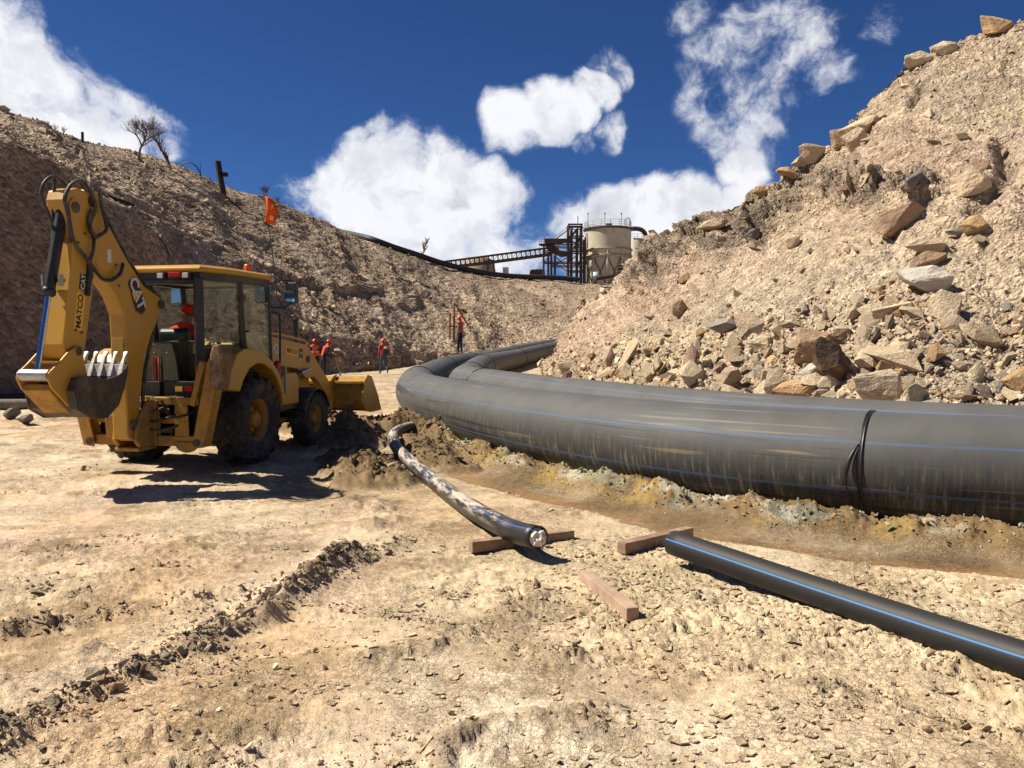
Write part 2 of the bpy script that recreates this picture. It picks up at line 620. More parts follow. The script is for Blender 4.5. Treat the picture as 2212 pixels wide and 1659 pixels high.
M['reflect'] = simple('reflective_tape', (0.62, 0.62, 0.55), 0.5)
M['skin'] = simple('skin', (0.30, 0.16, 0.10), 0.6, var=0.05)
M['denim'] = simple('denim', (0.055, 0.085, 0.14), 0.9, scale=12)
M['navy'] = simple('navy_cloth', (0.012, 0.014, 0.022), 0.9, scale=12)
M['shirt_red'] = simple('red_shirt', (0.42, 0.018, 0.022), 0.9, scale=12)
M['shirt_grey'] = simple('grey_denim_shirt', (0.15, 0.18, 0.20), 0.9, scale=12)
M['shirt_dark'] = simple('dark_shirt', (0.02, 0.02, 0.03), 0.9, scale=12)
M['boot'] = simple('boot_leather', (0.02, 0.017, 0.015), 0.7)
M['boot_tan'] = simple('tan_boot', (0.30, 0.18, 0.09), 0.8)
M['pack'] = simple('pack_cloth', (0.03, 0.035, 0.045), 0.85)
M['pack_pale'] = simple('pack_pale_cloth', (0.55, 0.52, 0.48), 0.85)
M['wood'] = simple('weathered_timber', (0.30, 0.185, 0.12), 0.85, var=0.3, scale=7, bump=0.4, fine=40, dirt=(0.5, 0.38, 0.25), dirt_amt=0.5)
M['wood_pale'] = simple('dusty_timber', (0.46, 0.31, 0.21), 0.9, var=0.15, scale=7, bump=0.3, fine=40, dirt=(0.55, 0.42, 0.3), dirt_amt=0.5)
M['wood_red'] = simple('red_timber', (0.26, 0.10, 0.065), 0.85, var=0.2, scale=9, bump=0.3)
M['wood_dark'] = simple('old_dark_timber', (0.035, 0.025, 0.02), 0.9, var=0.3, scale=6, bump=0.4)
M['log'] = simple('grey_log', (0.22, 0.18, 0.14), 0.9, var=0.3, scale=6, bump=0.5)
M['rust'] = simple('rusty_steel', (0.085, 0.055, 0.040), 0.75, var=0.35, scale=1.2)
M['rust_brown'] = simple('brown_rusty_sheet', (0.10, 0.058, 0.034), 0.8, var=0.35, scale=1.2)
M['tank'] = simple('tank_cream_paint', (0.66, 0.60, 0.44), 0.6, var=0.10, scale=0.4, dirt=(0.2, 0.15, 0.09), dirt_amt=0.4)
M['tank2'] = simple('tank_tan_paint', (0.42, 0.31, 0.19), 0.7, var=0.15, scale=0.4)
M['galv'] = simple('galvanised', (0.42, 0.40, 0.36), 0.5, metal=0.3)
M['twig'] = simple('dry_twig', (0.17, 0.125, 0.095), 0.9)
M['twig_dark'] = simple('dark_twig', (0.07, 0.052, 0.042), 0.9)
M['twig_pale'] = simple('pale_dry_brush', (0.24, 0.16, 0.11), 0.9)
M['white'] = simple('white_paint', (0.75, 0.75, 0.72), 0.5)
M['cyan'] = simple('pale_blue_plastic', (0.45, 0.60, 0.62), 0.5)
M['ceramic_bag'] = simple('plastic_stuffing', (0.70, 0.62, 0.52), 0.45, var=0.15, scale=12)
M['letter_black'] = simple('black_decal', (0.012, 0.012, 0.012), 0.5, var=0.02)
M['letter_white'] = simple('white_decal', (0.75, 0.74, 0.70), 0.5, var=0.05)
M['letter_red'] = simple('red_decal', (0.22, 0.012, 0.012), 0.5, var=0.05)
M['decal_yellow'] = simple('yellow_decal', (0.95, 0.56, 0.05), 0.5, var=0.04)
M['soil'] = soil_mat('dry_soil', bump=0.75, dist=0.026, s1=14.0, s2=80.0, var=0.36, crust=0.40, albedo=0.86)
M['hill'] = soil_mat('hill_soil', bump=1.0, dist=0.09, s1=5.5, s2=24.0, var=0.36, albedo=0.86)
M['hill_far'] = soil_mat('far_soil', bump=1.0, dist=0.22, s1=1.6, s2=8.0, var=0.42, albedo=0.88)
RAMP_R = [(6, (0.50, 0.39, 0.26)), (6, (0.58, 0.465, 0.31)), (4, (0.42, 0.325, 0.23)), (2, (0.42, 0.265, 0.14)), (1, (0.36, 0.32, 0.27)), (1, (0.19, 0.14, 0.11)), (1, (0.31, 0.195, 0.145))]
RAMP_L = [(5, (0.31, 0.23, 0.16)), (4, (0.42, 0.325, 0.23)), (3, (0.21, 0.16, 0.12)), (2, (0.54, 0.43, 0.31))]
M['stone_r'] = stone_mat('scree_stone', RAMP_R)
M['stone_l'] = stone_mat('slope_stone', RAMP_L)
M['stone_attr'] = stone_mat('rubble_stone', None, attr=True, bump=0.5)
M['stone_pale'] = stone_mat('pale_boulder', [(1, (0.57, 0.45, 0.305))], scale=1.6)
M['stone_cream'] = stone_mat('cream_boulder', [(1, (0.64, 0.525, 0.35))], scale=2.0)
M['stone_orange'] = stone_mat('orange_boulder', [(1, (0.48, 0.31, 0.165))], scale=1.8)
M['stone_grey'] = stone_mat('grey_boulder', [(1, (0.50, 0.455, 0.385))], scale=1.0)
M['stone_brown'] = stone_mat('brown_boulder', [(1, (0.36, 0.24, 0.155))], scale=1.8)
M['stone_dark'] = stone_mat('dark_boulder', [(1, (0.105, 0.068, 0.05))], scale=2.0)
M['stone_darkgrey'] = stone_mat('dark_grey_boulder', [(1, (0.17, 0.15, 0.135))], scale=0.3)

# ------------------------------------------------------------------ where the pipes run (plan), used by the ground too
PIPE_R = 0.55
PATH_A = [(11.5, 6.3), (9, 6.7), (6.5, 7.3), (4.8, 7.95), (3.7, 8.5), (2.2, 9.75), (0.82, 11.7), (-0.5, 14.4), (-1.6, 17.5), (-2.25, 20.2), (-2.58, 22.6), (-2.68, 26), (-2.45, 37), (-0.6, 52), (3.0, 68), (8.0, 88)]
PATH_B = [(11.8, 7.9), (9.5, 8.2), (7.2, 8.75), (5.8, 9.35), (4.6, 10.2), (3.45, 11.5), (2.35, 13.6), (1.2, 16.5), (0.05, 19.8), (-0.85, 22.6), (-1.28, 24.1), (-1.38, 25.0), (-1.36, 26.2), (-1.15, 38), (0.75, 52), (4.3, 67.5), (9.3, 87.5)]
BERM = [(10, 5.6), (6.3, 6.45), (4.5, 7.1), (3.4, 7.7), (1.85, 9.0), (0.35, 11.2), (-0.75, 13.7), (-1.45, 15.6)]
SMALL_C = [(0.215, 6.74, 0.20), (-0.02, 7.2, 0.165), (-0.52, 8.65, 0.115), (-1.2, 10.9, 0.10), (-1.70, 12.6, 0.12), (-1.98, 13.8, 0.16), (-2.08, 14.8, 0.19), (-1.92, 15.7, 0.20), (-1.58, 16.35, 0.14), (-1.15, 16.75, 0.0)]
SMALL_D = [(1.30, 6.60, 0.19), (1.62, 6.12, 0.165), (2.10, 5.38, 0.13), (2.71, 4.40, 0.105), (3.6, 2.95, 0.10), (4.6, 1.2, 0.10), (5.2, 0.2, 0.10)]
TRACK1 = [(-3.1, 2.6), (-2.6, 3.25), (-2.28, 3.75), (-2.06, 4.3), (-1.87, 4.74), (-1.70, 5.37), (-1.55, 6.08), (-1.42, 6.7), (-1.30, 7.15)]
TRACK2 = [(-4.6, 3.4), (-3.6, 4.4), (-2.78, 5.28), (-1.83, 6.1), (-1.25, 6.7), (-0.9, 7.6)]
BANK = [(-1.2, 5.6), (-0.4, 5.2), (0.12, 4.78), (0.75, 4.5), (1.4, 4.26), (1.9, 3.9), (2.3, 3.55), (3.2, 2.9)]


def base_rise(x, y):
    return 0.22 * sstep(18, 44, y) + 0.95 * sstep(42, 80, y)


def ground_fields(x, y):
    """height and soil colour of the pit floor"""
    x = np.asarray(x, float); y = np.asarray(y, float)
    r = np.hypot(x, y)
    near = 1 - sstep(25, 70, r)
    h = base_rise(x, y)
    h = h + 0.075 * fbm(x * 0.45, y * 0.45, 1, 3) * near + 0.032 * fbm(x * 1.3, y * 1.3, 2, 4) * near
    rough = fbm(x * 0.6 + 9, y * 0.6, 3, 4)
    # chunky crust: cells of dried mud at slightly different heights
    f1, f2, cid = worley(x * 5.2 + 0.35 * fbm(x * 4, y * 4, 8, 3), y * 5.2, 4)
    g1, g2, gid = worley(x * 13.0 + 0.5 * fbm(x * 9, y * 9, 18, 2), y * 13.0, 14)
    crust = sstep(-0.08, 0.14, rough)
    h = h + near * crust * (0.026 * (cid - 0.5) + 0.018 * (gid - 0.5))
    h = h + near * 0.026 * fbm(x * 14, y * 14, 7, 4, 0.70) * (0.45 + 1.0 * crust)
    h = h + near * 0.048 * fbm(x * 4.2, y * 4.2, 5, 6, 0.68) * (0.45 + crust)
    h = h + near * 0.016 * (ridged(x * 7, y * 7, 6, 3) - 0.5) * (0.35 + crust)
    # left plain: long scraped streaks
    ax = x * 0.94 + y * 0.34; ay = -x * 0.34 + y * 0.94
    streak = fbm(ax * 0.9, ay * 5.5, 33, 4, 0.55)
    left = sstep(0.3, -1.2, x) * near
    h = h + 0.05 * streak * left
    # colours
    pale = np.array((0.66, 0.545, 0.40)); sand = np.array((0.555, 0.435, 0.285)); orange = np.array((0.54, 0.37, 0.22))
    brown = np.array((0.29, 0.205, 0.115)); wet = np.array((0.145, 0.098, 0.05)); rosy = np.array((0.64, 0.46, 0.33))
    c1 = fbm(x * 0.35 + 20, y * 0.35, 21, 4) * 2.4 + 0.5
    c = sand + (pale - sand) * np.clip(c1, 0, 1)[..., None]
    om = np.clip(sstep(0.02, 0.22, fbm(x * 0.5, y * 0.5 + 7, 22, 4)) * (0.35 + 0.5 * left), 0, 1)
    c = c + (orange - c) * om[..., None]
    rm = sstep(0.0, 0.2, fbm(x * 0.7 + 3, y * 0.7 + 17, 24, 3)) * left * 0.7
    c = c + (rosy - c) * rm[..., None]
    bm_ = sstep(0.02, 0.20, fbm(x * 1.5, y * 1.5, 23, 6, 0.68) + 0.25 * streak * left) * 0.75
    c = c + (brown - c) * bm_[..., None]
    spk = sstep(0.10, 0.22, fbm(x * 9, y * 9, 27, 4, 0.7)) * sstep(-0.10, 0.12, fbm(x * 0.8, y * 0.8, 28, 3)) * near
    c = c + (brown * 0.9 - c) * (spk * 0.6)[..., None]
    lgt = sstep(0.12, 0.22, fbm(x * 7 + 3, y * 7, 29, 4, 0.7)) * near
    c = c + (np.array((0.62, 0.50, 0.33)) - c) * (lgt * 0.5)[..., None]

    def ridge(pts, wid, hh, seed, dark, gap=0.18):
        nonlocal h, c
        wob = 0.22 * fbm(x * 1.7, y * 1.7, seed, 3)
        d, sd, fr = poly_dist(x + wob, y - wob, pts)
        lump = np.clip(fbm(x * 3.3, y * 3.3, seed + 1, 4, 0.6) * 2.6 + 0.55, 0, 1.5)
        m = np.exp(-(d / wid) ** 2)
        fade = sstep(0, 0.08, fr) * (1 - sstep(0.9, 1, fr))
        h = h + hh * m * lump * fade + 0.045 * m * fade * (cid - 0.5) + 0.03 * m * fade * (gid - 0.3)
        mm = np.clip(m * 1.5 - 0.25, 0, 1) * fade * sstep(gap, 0.8, lump)
        c = c + (np.array(dark) - c) * (mm * 0.85)[..., None]
        return d, sd

    ridge(TRACK1, 0.15, 0.105, 41, (0.27, 0.21, 0.14))
    ridge(TRACK2, 0.11, 0.048, 44, (0.29, 0.22, 0.14), 0.35)
    ridge([(-3.4, 3.0), (-2.9, 3.7), (-2.5, 4.4), (-2.2, 5.0)], 0.12, 0.05, 47, (0.30, 0.22, 0.14), 0.4)
    ridge([(-0.7, 3.2), (-0.1, 3.55), (0.6, 3.9)], 0.2, 0.06, 50, (0.30, 0.225, 0.15), 0.4)
    ridge([(-0.9, 4.4), (-0.35, 4.9), (0.1, 5.6), (0.2, 6.2)], 0.16, 0.05, 53, (0.32, 0.23, 0.14), 0.5)
    ridge([(-1.6, 7.7), (-1.2, 8.2), (-1.5, 9.0), (-1.9, 9.4)], 0.22, 0.07, 56, (0.29, 0.215, 0.13), 0.4)
    # smooth lane between the two wheel ridges
    d1, s1, _ = poly_dist(x, y, [(p[0] - 0.36, p[1] + 0.12) for p in TRACK1])
    lane = np.exp(-(d1 / 0.2) ** 2) * sstep(2.4, 3.2, y) * (1 - sstep(8, 9, y))
    h = h - 0.035 * lane
    c = c + (np.array((0.62, 0.49, 0.34)) - c) * (lane * 0.7)[..., None]
    # foreground hump on the near side of the bank
    db, sb, fb = poly_dist(x, y, BANK)
    sgn = np.where(sb < 0, db, -db)     # + on the camera side
    hump = sstep(-0.12, 0.30, sgn) * (1 - sstep(1.2, 2.6, sgn)) * sstep(-1.6, 0.0, x)
    h = h + 0.055 * hump + hump * 0.04 * fbm(x * 2.6, y * 2.6, 61, 5, 0.6)
    crest = np.exp(-((sgn - 0.08) / 0.13) ** 2) * sstep(-1.2, 0.1, x)
    cl = np.clip(fbm(x * 3.1, y * 3.1, 62, 4, 0.6) * 3 + 0.35, 0, 1)
    h = h + 0.05 * crest * cl + 0.03 * crest * (gid - 0.4)
    c = c + (np.array((0.31, 0.235, 0.15)) - c) * (crest * cl * 0.8)[..., None]
    smooth = np.exp(-((sgn + 0.28) / 0.16) ** 2) * sstep(-0.2, 0.6, x)
    c = c + (np.array((0.60, 0.45, 0.31)) - c) * (smooth * 0.75)[..., None]
    fg = hump * sstep(-0.05, 0.2, fbm(x * 1.1 + 6, y * 1.1, 63, 5, 0.65))
    c = c + (np.array((0.36, 0.265, 0.17)) - c) * (fg * 0.75)[..., None]
    # muddy bed between the big pipe's berm and the small pipes
    dA, sA, fA = poly_dist(x, y, BERM)
    inb = np.where(sA > 0, dA, -dA)      # sign fixed below
    inb = -inb if INB_FLIP else inb
    bedw = 1.20 + 0.35 * fbm(x * 0.8, y * 0.8, 71, 3)
    bed = sstep(-0.35, -0.05, inb) * 0 + np.where(inb > -0.2, 1, 0) * (1 - sstep(bedw - 0.25, bedw, inb)) * sstep(-1.9, -1.2, x) * (1 - sstep(15, 16.5, y))
    h = h * (1 - 0.75 * bed) - 0.05 * bed
    wetm = np.clip(bed * (0.55 + 1.4 * fbm(x * 1.1 + 4, y * 1.1, 72, 4) + 0.3), 0, 1)
    c = c + (wet - c) * (wetm * 0.95)[..., None]
    orr = bed * np.exp(-((inb - bedw + 0.28) / 0.22) ** 2)
    c = c + (np.array((0.36, 0.19, 0.075)) - c) * (np.clip(orr * (0.6 + 1.5 * fbm(x * 1.4, y * 1.4, 73, 3)), 0, 1))[..., None]
    film = sstep(0.05, 0.2, fbm(x * 0.9, y * 0.9 + 30, 74, 3)) * bed
    c = c + (np.array((0.25, 0.17, 0.095)) - c) * (film * 0.5)[..., None]
    # crusted berm against the pipe: white, yellow, green and rust salts
    along = x * 0.78 - y * 0.62
    bm2 = np.exp(-((inb + 0.04) / 0.34) ** 2)
    lump = np.clip(fbm(x * 1.9, y * 1.9, 81, 3, 0.5) * 1.5 + 0.85, 0.35, 1.5)
    endf = sstep(-1.75, -1.2, x)
    hb = 0.24 * bm2 * lump * endf + bm2 * endf * (0.05 * (cid - 0.5) + 0.035 * (gid - 0.5)) + 0.06 * bm2 * endf * fbm(x * 9, y * 9, 82, 4, 0.65)
    h = h + hb
    bcol = np.array((0.215, 0.142, 0.066)) + 0 * c
    q1 = fbm(x * 1.7, y * 1.7, 83, 4, 0.6); q2 = fbm(x * 2.6 + 8, y * 2.6, 84, 4, 0.6); q3 = fbm(x * 2.1, y * 2.1 + 5, 85, 4, 0.6)
    fard = sstep(8, 12, y)
    def blend(col, m):
        nonlocal bcol
        bcol = bcol + (np.array(col) - bcol) * np.clip(m, 0, 1)[..., None]
    blend((0.40, 0.27, 0.07), sstep(0.0, 0.16, q1) * (0.35 + 0.6 * fard))
    blend((0.19, 0.135, 0.078), sstep(0.0, 0.15, q3) * (1 - fard * 0.7))
    blend((0.56, 0.51, 0.40), sstep(0.04, 0.17, q2) * sstep(0.35, 0.9, bm2) * 0.8)
    blend((0.28, 0.31, 0.235), sstep(0.12, 0.22, q3 + q2 * 0.4) * sstep(0.4, 0.9, bm2) * 0.5)
    bmask = np.clip((bm2 - 0.10) * 2.2, 0, 1) * endf
    c = c + (bcol - c) * bmask[..., None]
    # spoil dug out by the loader
    for (pts, wid, hh, sd) in MOUNDS:
        wob = 0.35 * fbm(x * 1.3, y * 1.3, sd + 3, 3)
        d, _, fr = poly_dist(x + wob, y + wob * 0.6, pts)
        m = np.clip(1 - (d / wid) ** 2, 0, 1) ** 0.8
        lump = 0.62 + 1.1 * fbm(x * 2.6, y * 2.6, sd, 5, 0.62)
        h = h + hh * m * np.clip(lump, 0.2, 1.6) + m ** 0.5 * (0.05 * (cid - 0.5) + 0.05 * (gid - 0.5))
        dk = np.array((0.155, 0.105, 0.052)) + np.array((0.12, 0.085, 0.05)) * np.clip(fbm(x * 3, y * 3, sd + 9, 4) * 2.5 + 0.3, 0, 1)[..., None]
        c = c + (dk - c) * np.clip(m * 3.0, 0, 1)[..., None]
    # damp, trampled soil round the machine
    dm = np.exp(-(((x + 2.6) / 2.2) ** 2 + ((y - 13.5) / 3.2) ** 2)) * (0.5 + fbm(x * 1.2, y * 1.2, 91, 4) * 1.6)
    c = c + (np.array((0.27, 0.185, 0.10)) - c) * np.clip(dm, 0, 0.75)[..., None]
    # dried, cracked mud on the right
    crk = sstep(0.1, 0.8, x) * (1 - sstep(7.0, 8.2, y)) * sstep(3.0, 3.6, y) * (1 - bed) * (1 - hump)
    k1, k2, kid = worley(x * 9 + 0.6 * fbm(x * 5, y * 5, 95, 3), y * 9 + 0.6 * fbm(x * 5, y * 5, 96, 3), 97)
    edge = k2 - k1
    pm = crk * sstep(-0.12, 0.06, fbm(x * 0.9 + 2, y * 0.9, 98, 3))
    h = h + pm * (0.020 * sstep(0.02, 0.16, edge) * (0.5 + kid) + 0.012 * k1 - 0.012)
    c = c * (1 - (pm * (1 - sstep(0.0, 0.10, edge)) * 0.35))[..., None]
    c = c + (np.array((0.60, 0.465, 0.275)) - c) * (crk * 0.35)[..., None]
    # far floor greyer
    fm = sstep(16, 34, y)
    c = c + (np.array((0.46, 0.355, 0.23)) - c) * (fm * 0.6)[..., None]
    rut = fbm(x * 2.2 + y * 0.25, y * 0.18, 99, 4)
    h = h + fm * near * 0.10 * rut
    return h, np.clip(c, 0.02, 0.8)


MOUNDS = [
    ([(-4.0, 16.7), (-3.1, 15.9), (-2.3, 16.4), (-1.8, 17.4)], 0.85, 0.56, 101),
    ([(-3.3, 14.9), (-2.75, 14.7)], 0.70, 0.28, 104),
    ([(-2.35, 12.4), (-1.85, 11.0), (-1.75, 10.6)], 0.62, 0.34, 107),
    ([(-1.55, 14.4), (-1.25, 13.0), (-0.95, 11.9)], 0.50, 0.30, 110),
    ([(-1.5, 15.7), (-1.1, 15.0)], 0.55, 0.42, 113),
]
_d, _s, _ = poly_dist(np.array([1.0]), np.array([8.0]), BERM)      # a point in the bed, camera side of the berm
INB_FLIP = bool(_s[0] < 0)
_d, _s, _ = poly_dist(np.array([1.0]), np.array([3.0]), BANK)
if _s[0] > 0:                                                       # + must be the camera side
    BANK = BANK[::-1]


def gz(x, y):
    return float(ground_fields(np.array([float(x)]), np.array([float(y)]))[0][0])


def build_ground():
    front = np.radians(np.linspace(-45, 45, 715))
    rest = np.radians(np.linspace(46, 314, 60))[1:-1]
    ang = np.concatenate([front, rest])
    rad = np.concatenate([np.array([0.02, 0.5, 1.0, 1.4, 1.8]), np.geomspace(2.1, 62, 545), np.geomspace(66, 2800, 36)])
    A, R = np.meshgrid(ang, rad)
    X = R * np.sin(A); Y = R * np.cos(A)
    Hh, Cc = ground_fields(X.ravel(), Y.ravel())
    behind = (np.abs(A.ravel()) > 1.0) & (np.abs(A.ravel()) < 5.3)
    verts = np.stack([X.ravel(), Y.ravel(), Hh], 1)
    nr, na = X.shape
    idx = np.arange(nr * na).reshape(nr, na)
    nxt = np.roll(idx, -1, axis=1)
    quads = np.stack([idx[:-1], idx[1:], nxt[1:], nxt[:-1]], -1).reshape(-1, 4)[:, ::-1]
    me = np_mesh('ground', verts, quads)
    set_cols(me, Cc)
    return tag(link('ground', me, M['soil']), kind='structure')


build_ground()


# ------------------------------------------------------------------ hillsides
def resample(pts, n):
    P = np.array([tuple(p) for p in pts], float)
    idx = np.linspace(0, len(P) - 1, n)
    out = []
    for q in idx:
        i = min(int(q), len(P) - 2); t = q - i
        a, b, c, d = P[max(i - 1, 0)], P[i], P[i + 1], P[min(i + 2, len(P) - 1)]
        out.append(0.5 * (2 * b + (c - a) * t + (2 * a - 5 * b + 4 * c - d) * t * t + (3 * b - a - 3 * c + d) * t ** 3))
    return np.array(out)


def loft(rows, ns, nts):
    """rows: list of control polylines (foot .. ridge .. back), nts: subdivisions between them"""
    R = [resample(r, ns) for r in rows]
    P = []
    for i, n in enumerate(nts):
        for j in range(n):
            t = j / n
            P.append(R[i] * (1 - t) + R[i + 1] * t)
    P.append(R[-1])
    return np.stack(P, 1)            # (ns, nt, 3)


def grid_normals(P):
    du = np.gradient(P, axis=0); dv = np.gradient(P, axis=1)
    n = np.cross(du, dv)
    n /= np.linalg.norm(n, axis=2, keepdims=True) + 1e-9
    if n[..., 2].mean() < 0: n = -n
    return n


def grid_mesh(name, P, cols, mat):
    ns, nt, _ = P.shape
    idx = np.arange(ns * nt).reshape(ns, nt)
    q = np.stack([idx[:-1, :-1], idx[1:, :-1], idx[1:, 1:], idx[:-1, 1:]], -1).reshape(-1, 4)
    a, b, c = P.reshape(-1, 3)[q[len(q) // 3][:3]]
    if np.cross(b - a, c - a)[2] < 0: q = q[:, ::-1]
    me = np_mesh(name, P.reshape(-1, 3), q)
    set_cols(me, cols.reshape(-1, 3))
    return link(name, me, mat)


def dpt(u, v, y):
    return tuple(at_depth(u, v, y))


# right: loose spoil bank
RF = [(24, 5.0, -.3), (16, 7.5, -.3), (9.8, 9.7, -.3), (7.2, 10.7, -.3), (6.2, 11.3, -.3), (5.1, 12.3, -.3), (4.4, 13.3, -.3), (3.9, 14.3, -.3), (3.2, 15.8, -.3), (2.6, 17.7, -.3), (2.1, 19.6, -.3), (1.45, 22.5, -.3), (1.15, 25.5, -.3), (1.3, 29, -.3), (1.55, 34, -.3), (4, 50, 0), (9, 75, .6)]
RR = [(40, 17, 17), (28, 20, 15.5), dpt(2420, -35, 23), dpt(2212, 38, 23.8), dpt(2100, 85, 24), dpt(1960, 135, 24.2), dpt(1860, 240, 24.3), dpt(1800, 308, 24.3), dpt(1650, 400, 25), dpt(1500, 492, 26.2), dpt(1418, 535, 27), dpt(1310, 622, 27.5), dpt(1242, 692, 29), dpt(1207, 742, 32), dpt(1198, 775, 36), (9, 46, 5.5), (18, 70, 8)]
RB = [(r[0] + 14, r[1] + 12, r[2] - 2.5) for r in RR]
PR = loft([RF, RR, RB], 1500, [270, 30])
# keep stations dense where the bank is near
U0r = CX + F_PX * PR[:, 150, 0] / np.maximum(PR[:, 150, 1], 1)
_w = np.where((U0r > 1150) & (U0r < 2330), 1.0, 0.25)
_c = np.cumsum(_w); _c /= _c[-1]
PR = PR[np.unique(np.searchsorted(_c, np.linspace(0, 1, 660)).clip(0, 1499))]
SR, TR = np.meshgrid(np.arange(PR.shape[0]), np.arange(PR.shape[1]), indexing='ij')


def project(P):
    q = np.asarray(P, float) - np.array([0, 0, CAM_H])
    f = q[..., 1] * math.cos(PITCH) - q[..., 2] * math.sin(PITCH)
    u = q[..., 1] * math.sin(PITCH) + q[..., 2] * math.cos(PITCH)
    f = np.where(f < 0.1, 1e9, f)
    return CX + F_PX * q[..., 0] / f, CY - F_PX * u / f, f


# metric coordinates along the bank and up it
seg = np.linalg.norm(np.diff(PR[:, 130], axis=0), axis=1)
US = np.concatenate([[0], np.cumsum(seg)])[:, None] + 0 * TR
VS = np.cumsum(np.concatenate([np.zeros((PR.shape[0], 1)), np.linalg.norm(np.diff(PR, axis=1), axis=2)], 1), 1)
nR = grid_normals(PR)
Uq, Vq, _ = project(PR)
amp = sstep(0, 25, TR)
wobU = 26 * fbm(US * 0.5, VS * 0.5, 231, 4, 0.6)
front_ = TR <= 270


def zone(pts, wid):
    d, _, _ = poly_dist(Uq + wobU, Vq + wobU * 0.7, pts)
    return np.exp(-(d / wid) ** 2) * front_


outc = zone([(1418, 545), (1425, 575), (1385, 600)], 34)                      # dark lump at the nose of the bank
band = zone([(1470, 520), (1560, 505), (1640, 455), (1720, 400), (1800, 385), (1890, 400), (1985, 405)], 40)   # dark layer under the crest
cleft = zone([(2165, 300), (2172, 380), (2150, 430), (2100, 455)], 20) + 0.8 * zone([(1985, 170), (1965, 205)], 14) + 0.7 * zone([(1600, 470), (1640, 520)], 14)
crest = zone([(1690, 350), (1750, 300), (1850, 260)], 36)
low = zone([(1240, 760), (1330, 700), (1420, 640)], 45)
rg = outc + band + 0.7 * crest
dR = 0.75 * fbm(US * 0.22, VS * 0.22, 201, 3) + 0.28 * fbm(US * 0.75, VS * 0.75, 202, 4) + (0.12 + 0.2 * rg) * fbm(US * 2.3, VS * 2.3, 203, 5, 0.66)
dR = dR + 0.20 * fbm(US * 0.55, VS * 0.10, 205, 3) - 0.16 * sstep(0.58, 0.82, ridged((US + 0.8 * fbm(US * 0.4, VS * 0.4, 240, 3)) * 0.42, VS * 0.07, 241, 3))
w1, w2, wid_ = worley(US * 1.3 + 0.5 * fbm(US * 2, VS * 2, 232, 3), VS * 1.6, 206)
x1, x2, xid = worley(US * 3.4 + 0.4 * fbm(US * 4, VS * 4, 233, 3), VS * 3.8, 207)
y1, y2, yid = worley(US * 7.5, VS * 7.5, 208)
dR = dR + (0.04 + 0.42 * rg) * (wid_ - 0.45) + (0.045 + 0.24 * rg) * (xid - 0.5) + (0.04 + 0.05 * rg) * (yid - 0.5)
dR = dR + 0.45 * outc + 0.18 * band - 0.30 * cleft + 0.15 * low * fbm(US * 1.2, VS * 1.2, 234, 4)
PR = PR + nR * (dR * amp)[..., None]
nR = grid_normals(PR)
tan = np.array((0.47, 0.36, 0.25)); pink = np.array((0.48, 0.335, 0.24)); greyb = np.array((0.20, 0.155, 0.115)); dkb = np.array((0.115, 0.09, 0.072)); yel = np.array((0.50, 0.40, 0.265))
cR = tan + (yel - tan) * np.clip(fbm(US * 0.3, VS * 0.3, 211, 4) * 3 + 0.3, 0, 1)[..., None]
run = sstep(0.60, 0.80, ridged((US + 0.8 * fbm(US * 0.4, VS * 0.4, 240, 3)) * 0.42, VS * 0.07, 241, 3))
gy = np.clip(fbm(US * 0.35 + 9, VS * 0.35, 242, 4, 0.6) * 3.2 + 0.15, 0, 1)
cR = cR + (np.array((0.335, 0.275, 0.21)) - cR) * (gy * 0.8)[..., None]
cR = cR + (np.array((0.52, 0.42, 0.30)) - cR) * (run * 0.55)[..., None]
pk = np.clip(fbm(US * 0.28 + 5, VS * 0.28, 212, 3) * 3 + 0.1 + 0.9 * low + 0.6 * zone([(1400, 640), (1520, 560), (1650, 560)], 45), 0, 1)
cR = cR + (pink - cR) * (pk * 0.75)[..., None]
dk = np.clip(band * 0.9 + outc * 1.1 + 0.5 * crest + cleft + fbm(US * 0.8, VS * 0.8, 213, 5, 0.65) * 2.2 - 0.16, 0, 1)
cR = cR + (greyb - cR) * (dk * 0.85)[..., None]
dk2 = np.clip((outc + 0.6 * band) * (fbm(US * 1.9, VS * 1.9, 214, 4) * 3 + 0.5), 0, 1)
cR = cR + (dkb - cR) * (dk2 * 0.85)[..., None]
cR = cR * (0.80 + 0.40 * xid)[..., None] * (0.88 + 0.24 * yid)[..., None]
bank_r = tag(grid_mesh('right_hillside', PR, cR, M['hill']), kind='structure')

# left: cut slope with a scarp at its foot, running round to the valley head
LF = [(-24, 6, -.4), (-18.5, 15, -.4), (-14.5, 23.5, -.4), (-13.2, 28, -.4), (-12, 33, -.3), (-10.8, 37, -.3), (-9.2, 41.5, -.2), (-7.8, 46, 0), (-6, 51, .1), (-3.5, 57, .2), (-.8, 62, .4), (1.6, 66, .6), (4, 69, .7), (7.5, 72, .8), (14, 75, .8), (24, 78, .8)]
LR = [(-44, 22, 16), (-36, 36, 15.8), dpt(0, 236, 47), dpt(170, 300, 55), dpt(330, 342, 60), dpt(470, 402, 66), dpt(600, 436, 73), dpt(700, 482, 79), dpt(800, 524, 85), dpt(900, 556, 92), dpt(1000, 584, 98), dpt(1100, 602, 102), dpt(1190, 606, 104), dpt(1290, 615, 104), dpt(1450, 612, 103), dpt(1750, 605, 100)]
HS = [7.5, 8.3, 8.8, 7.4, 5.6, 3.9, 2.2, 1.6, 1.2, 0.9, 0.7, 0.7, 0.7, 0.7, 0.7, 0.7]
LS = []
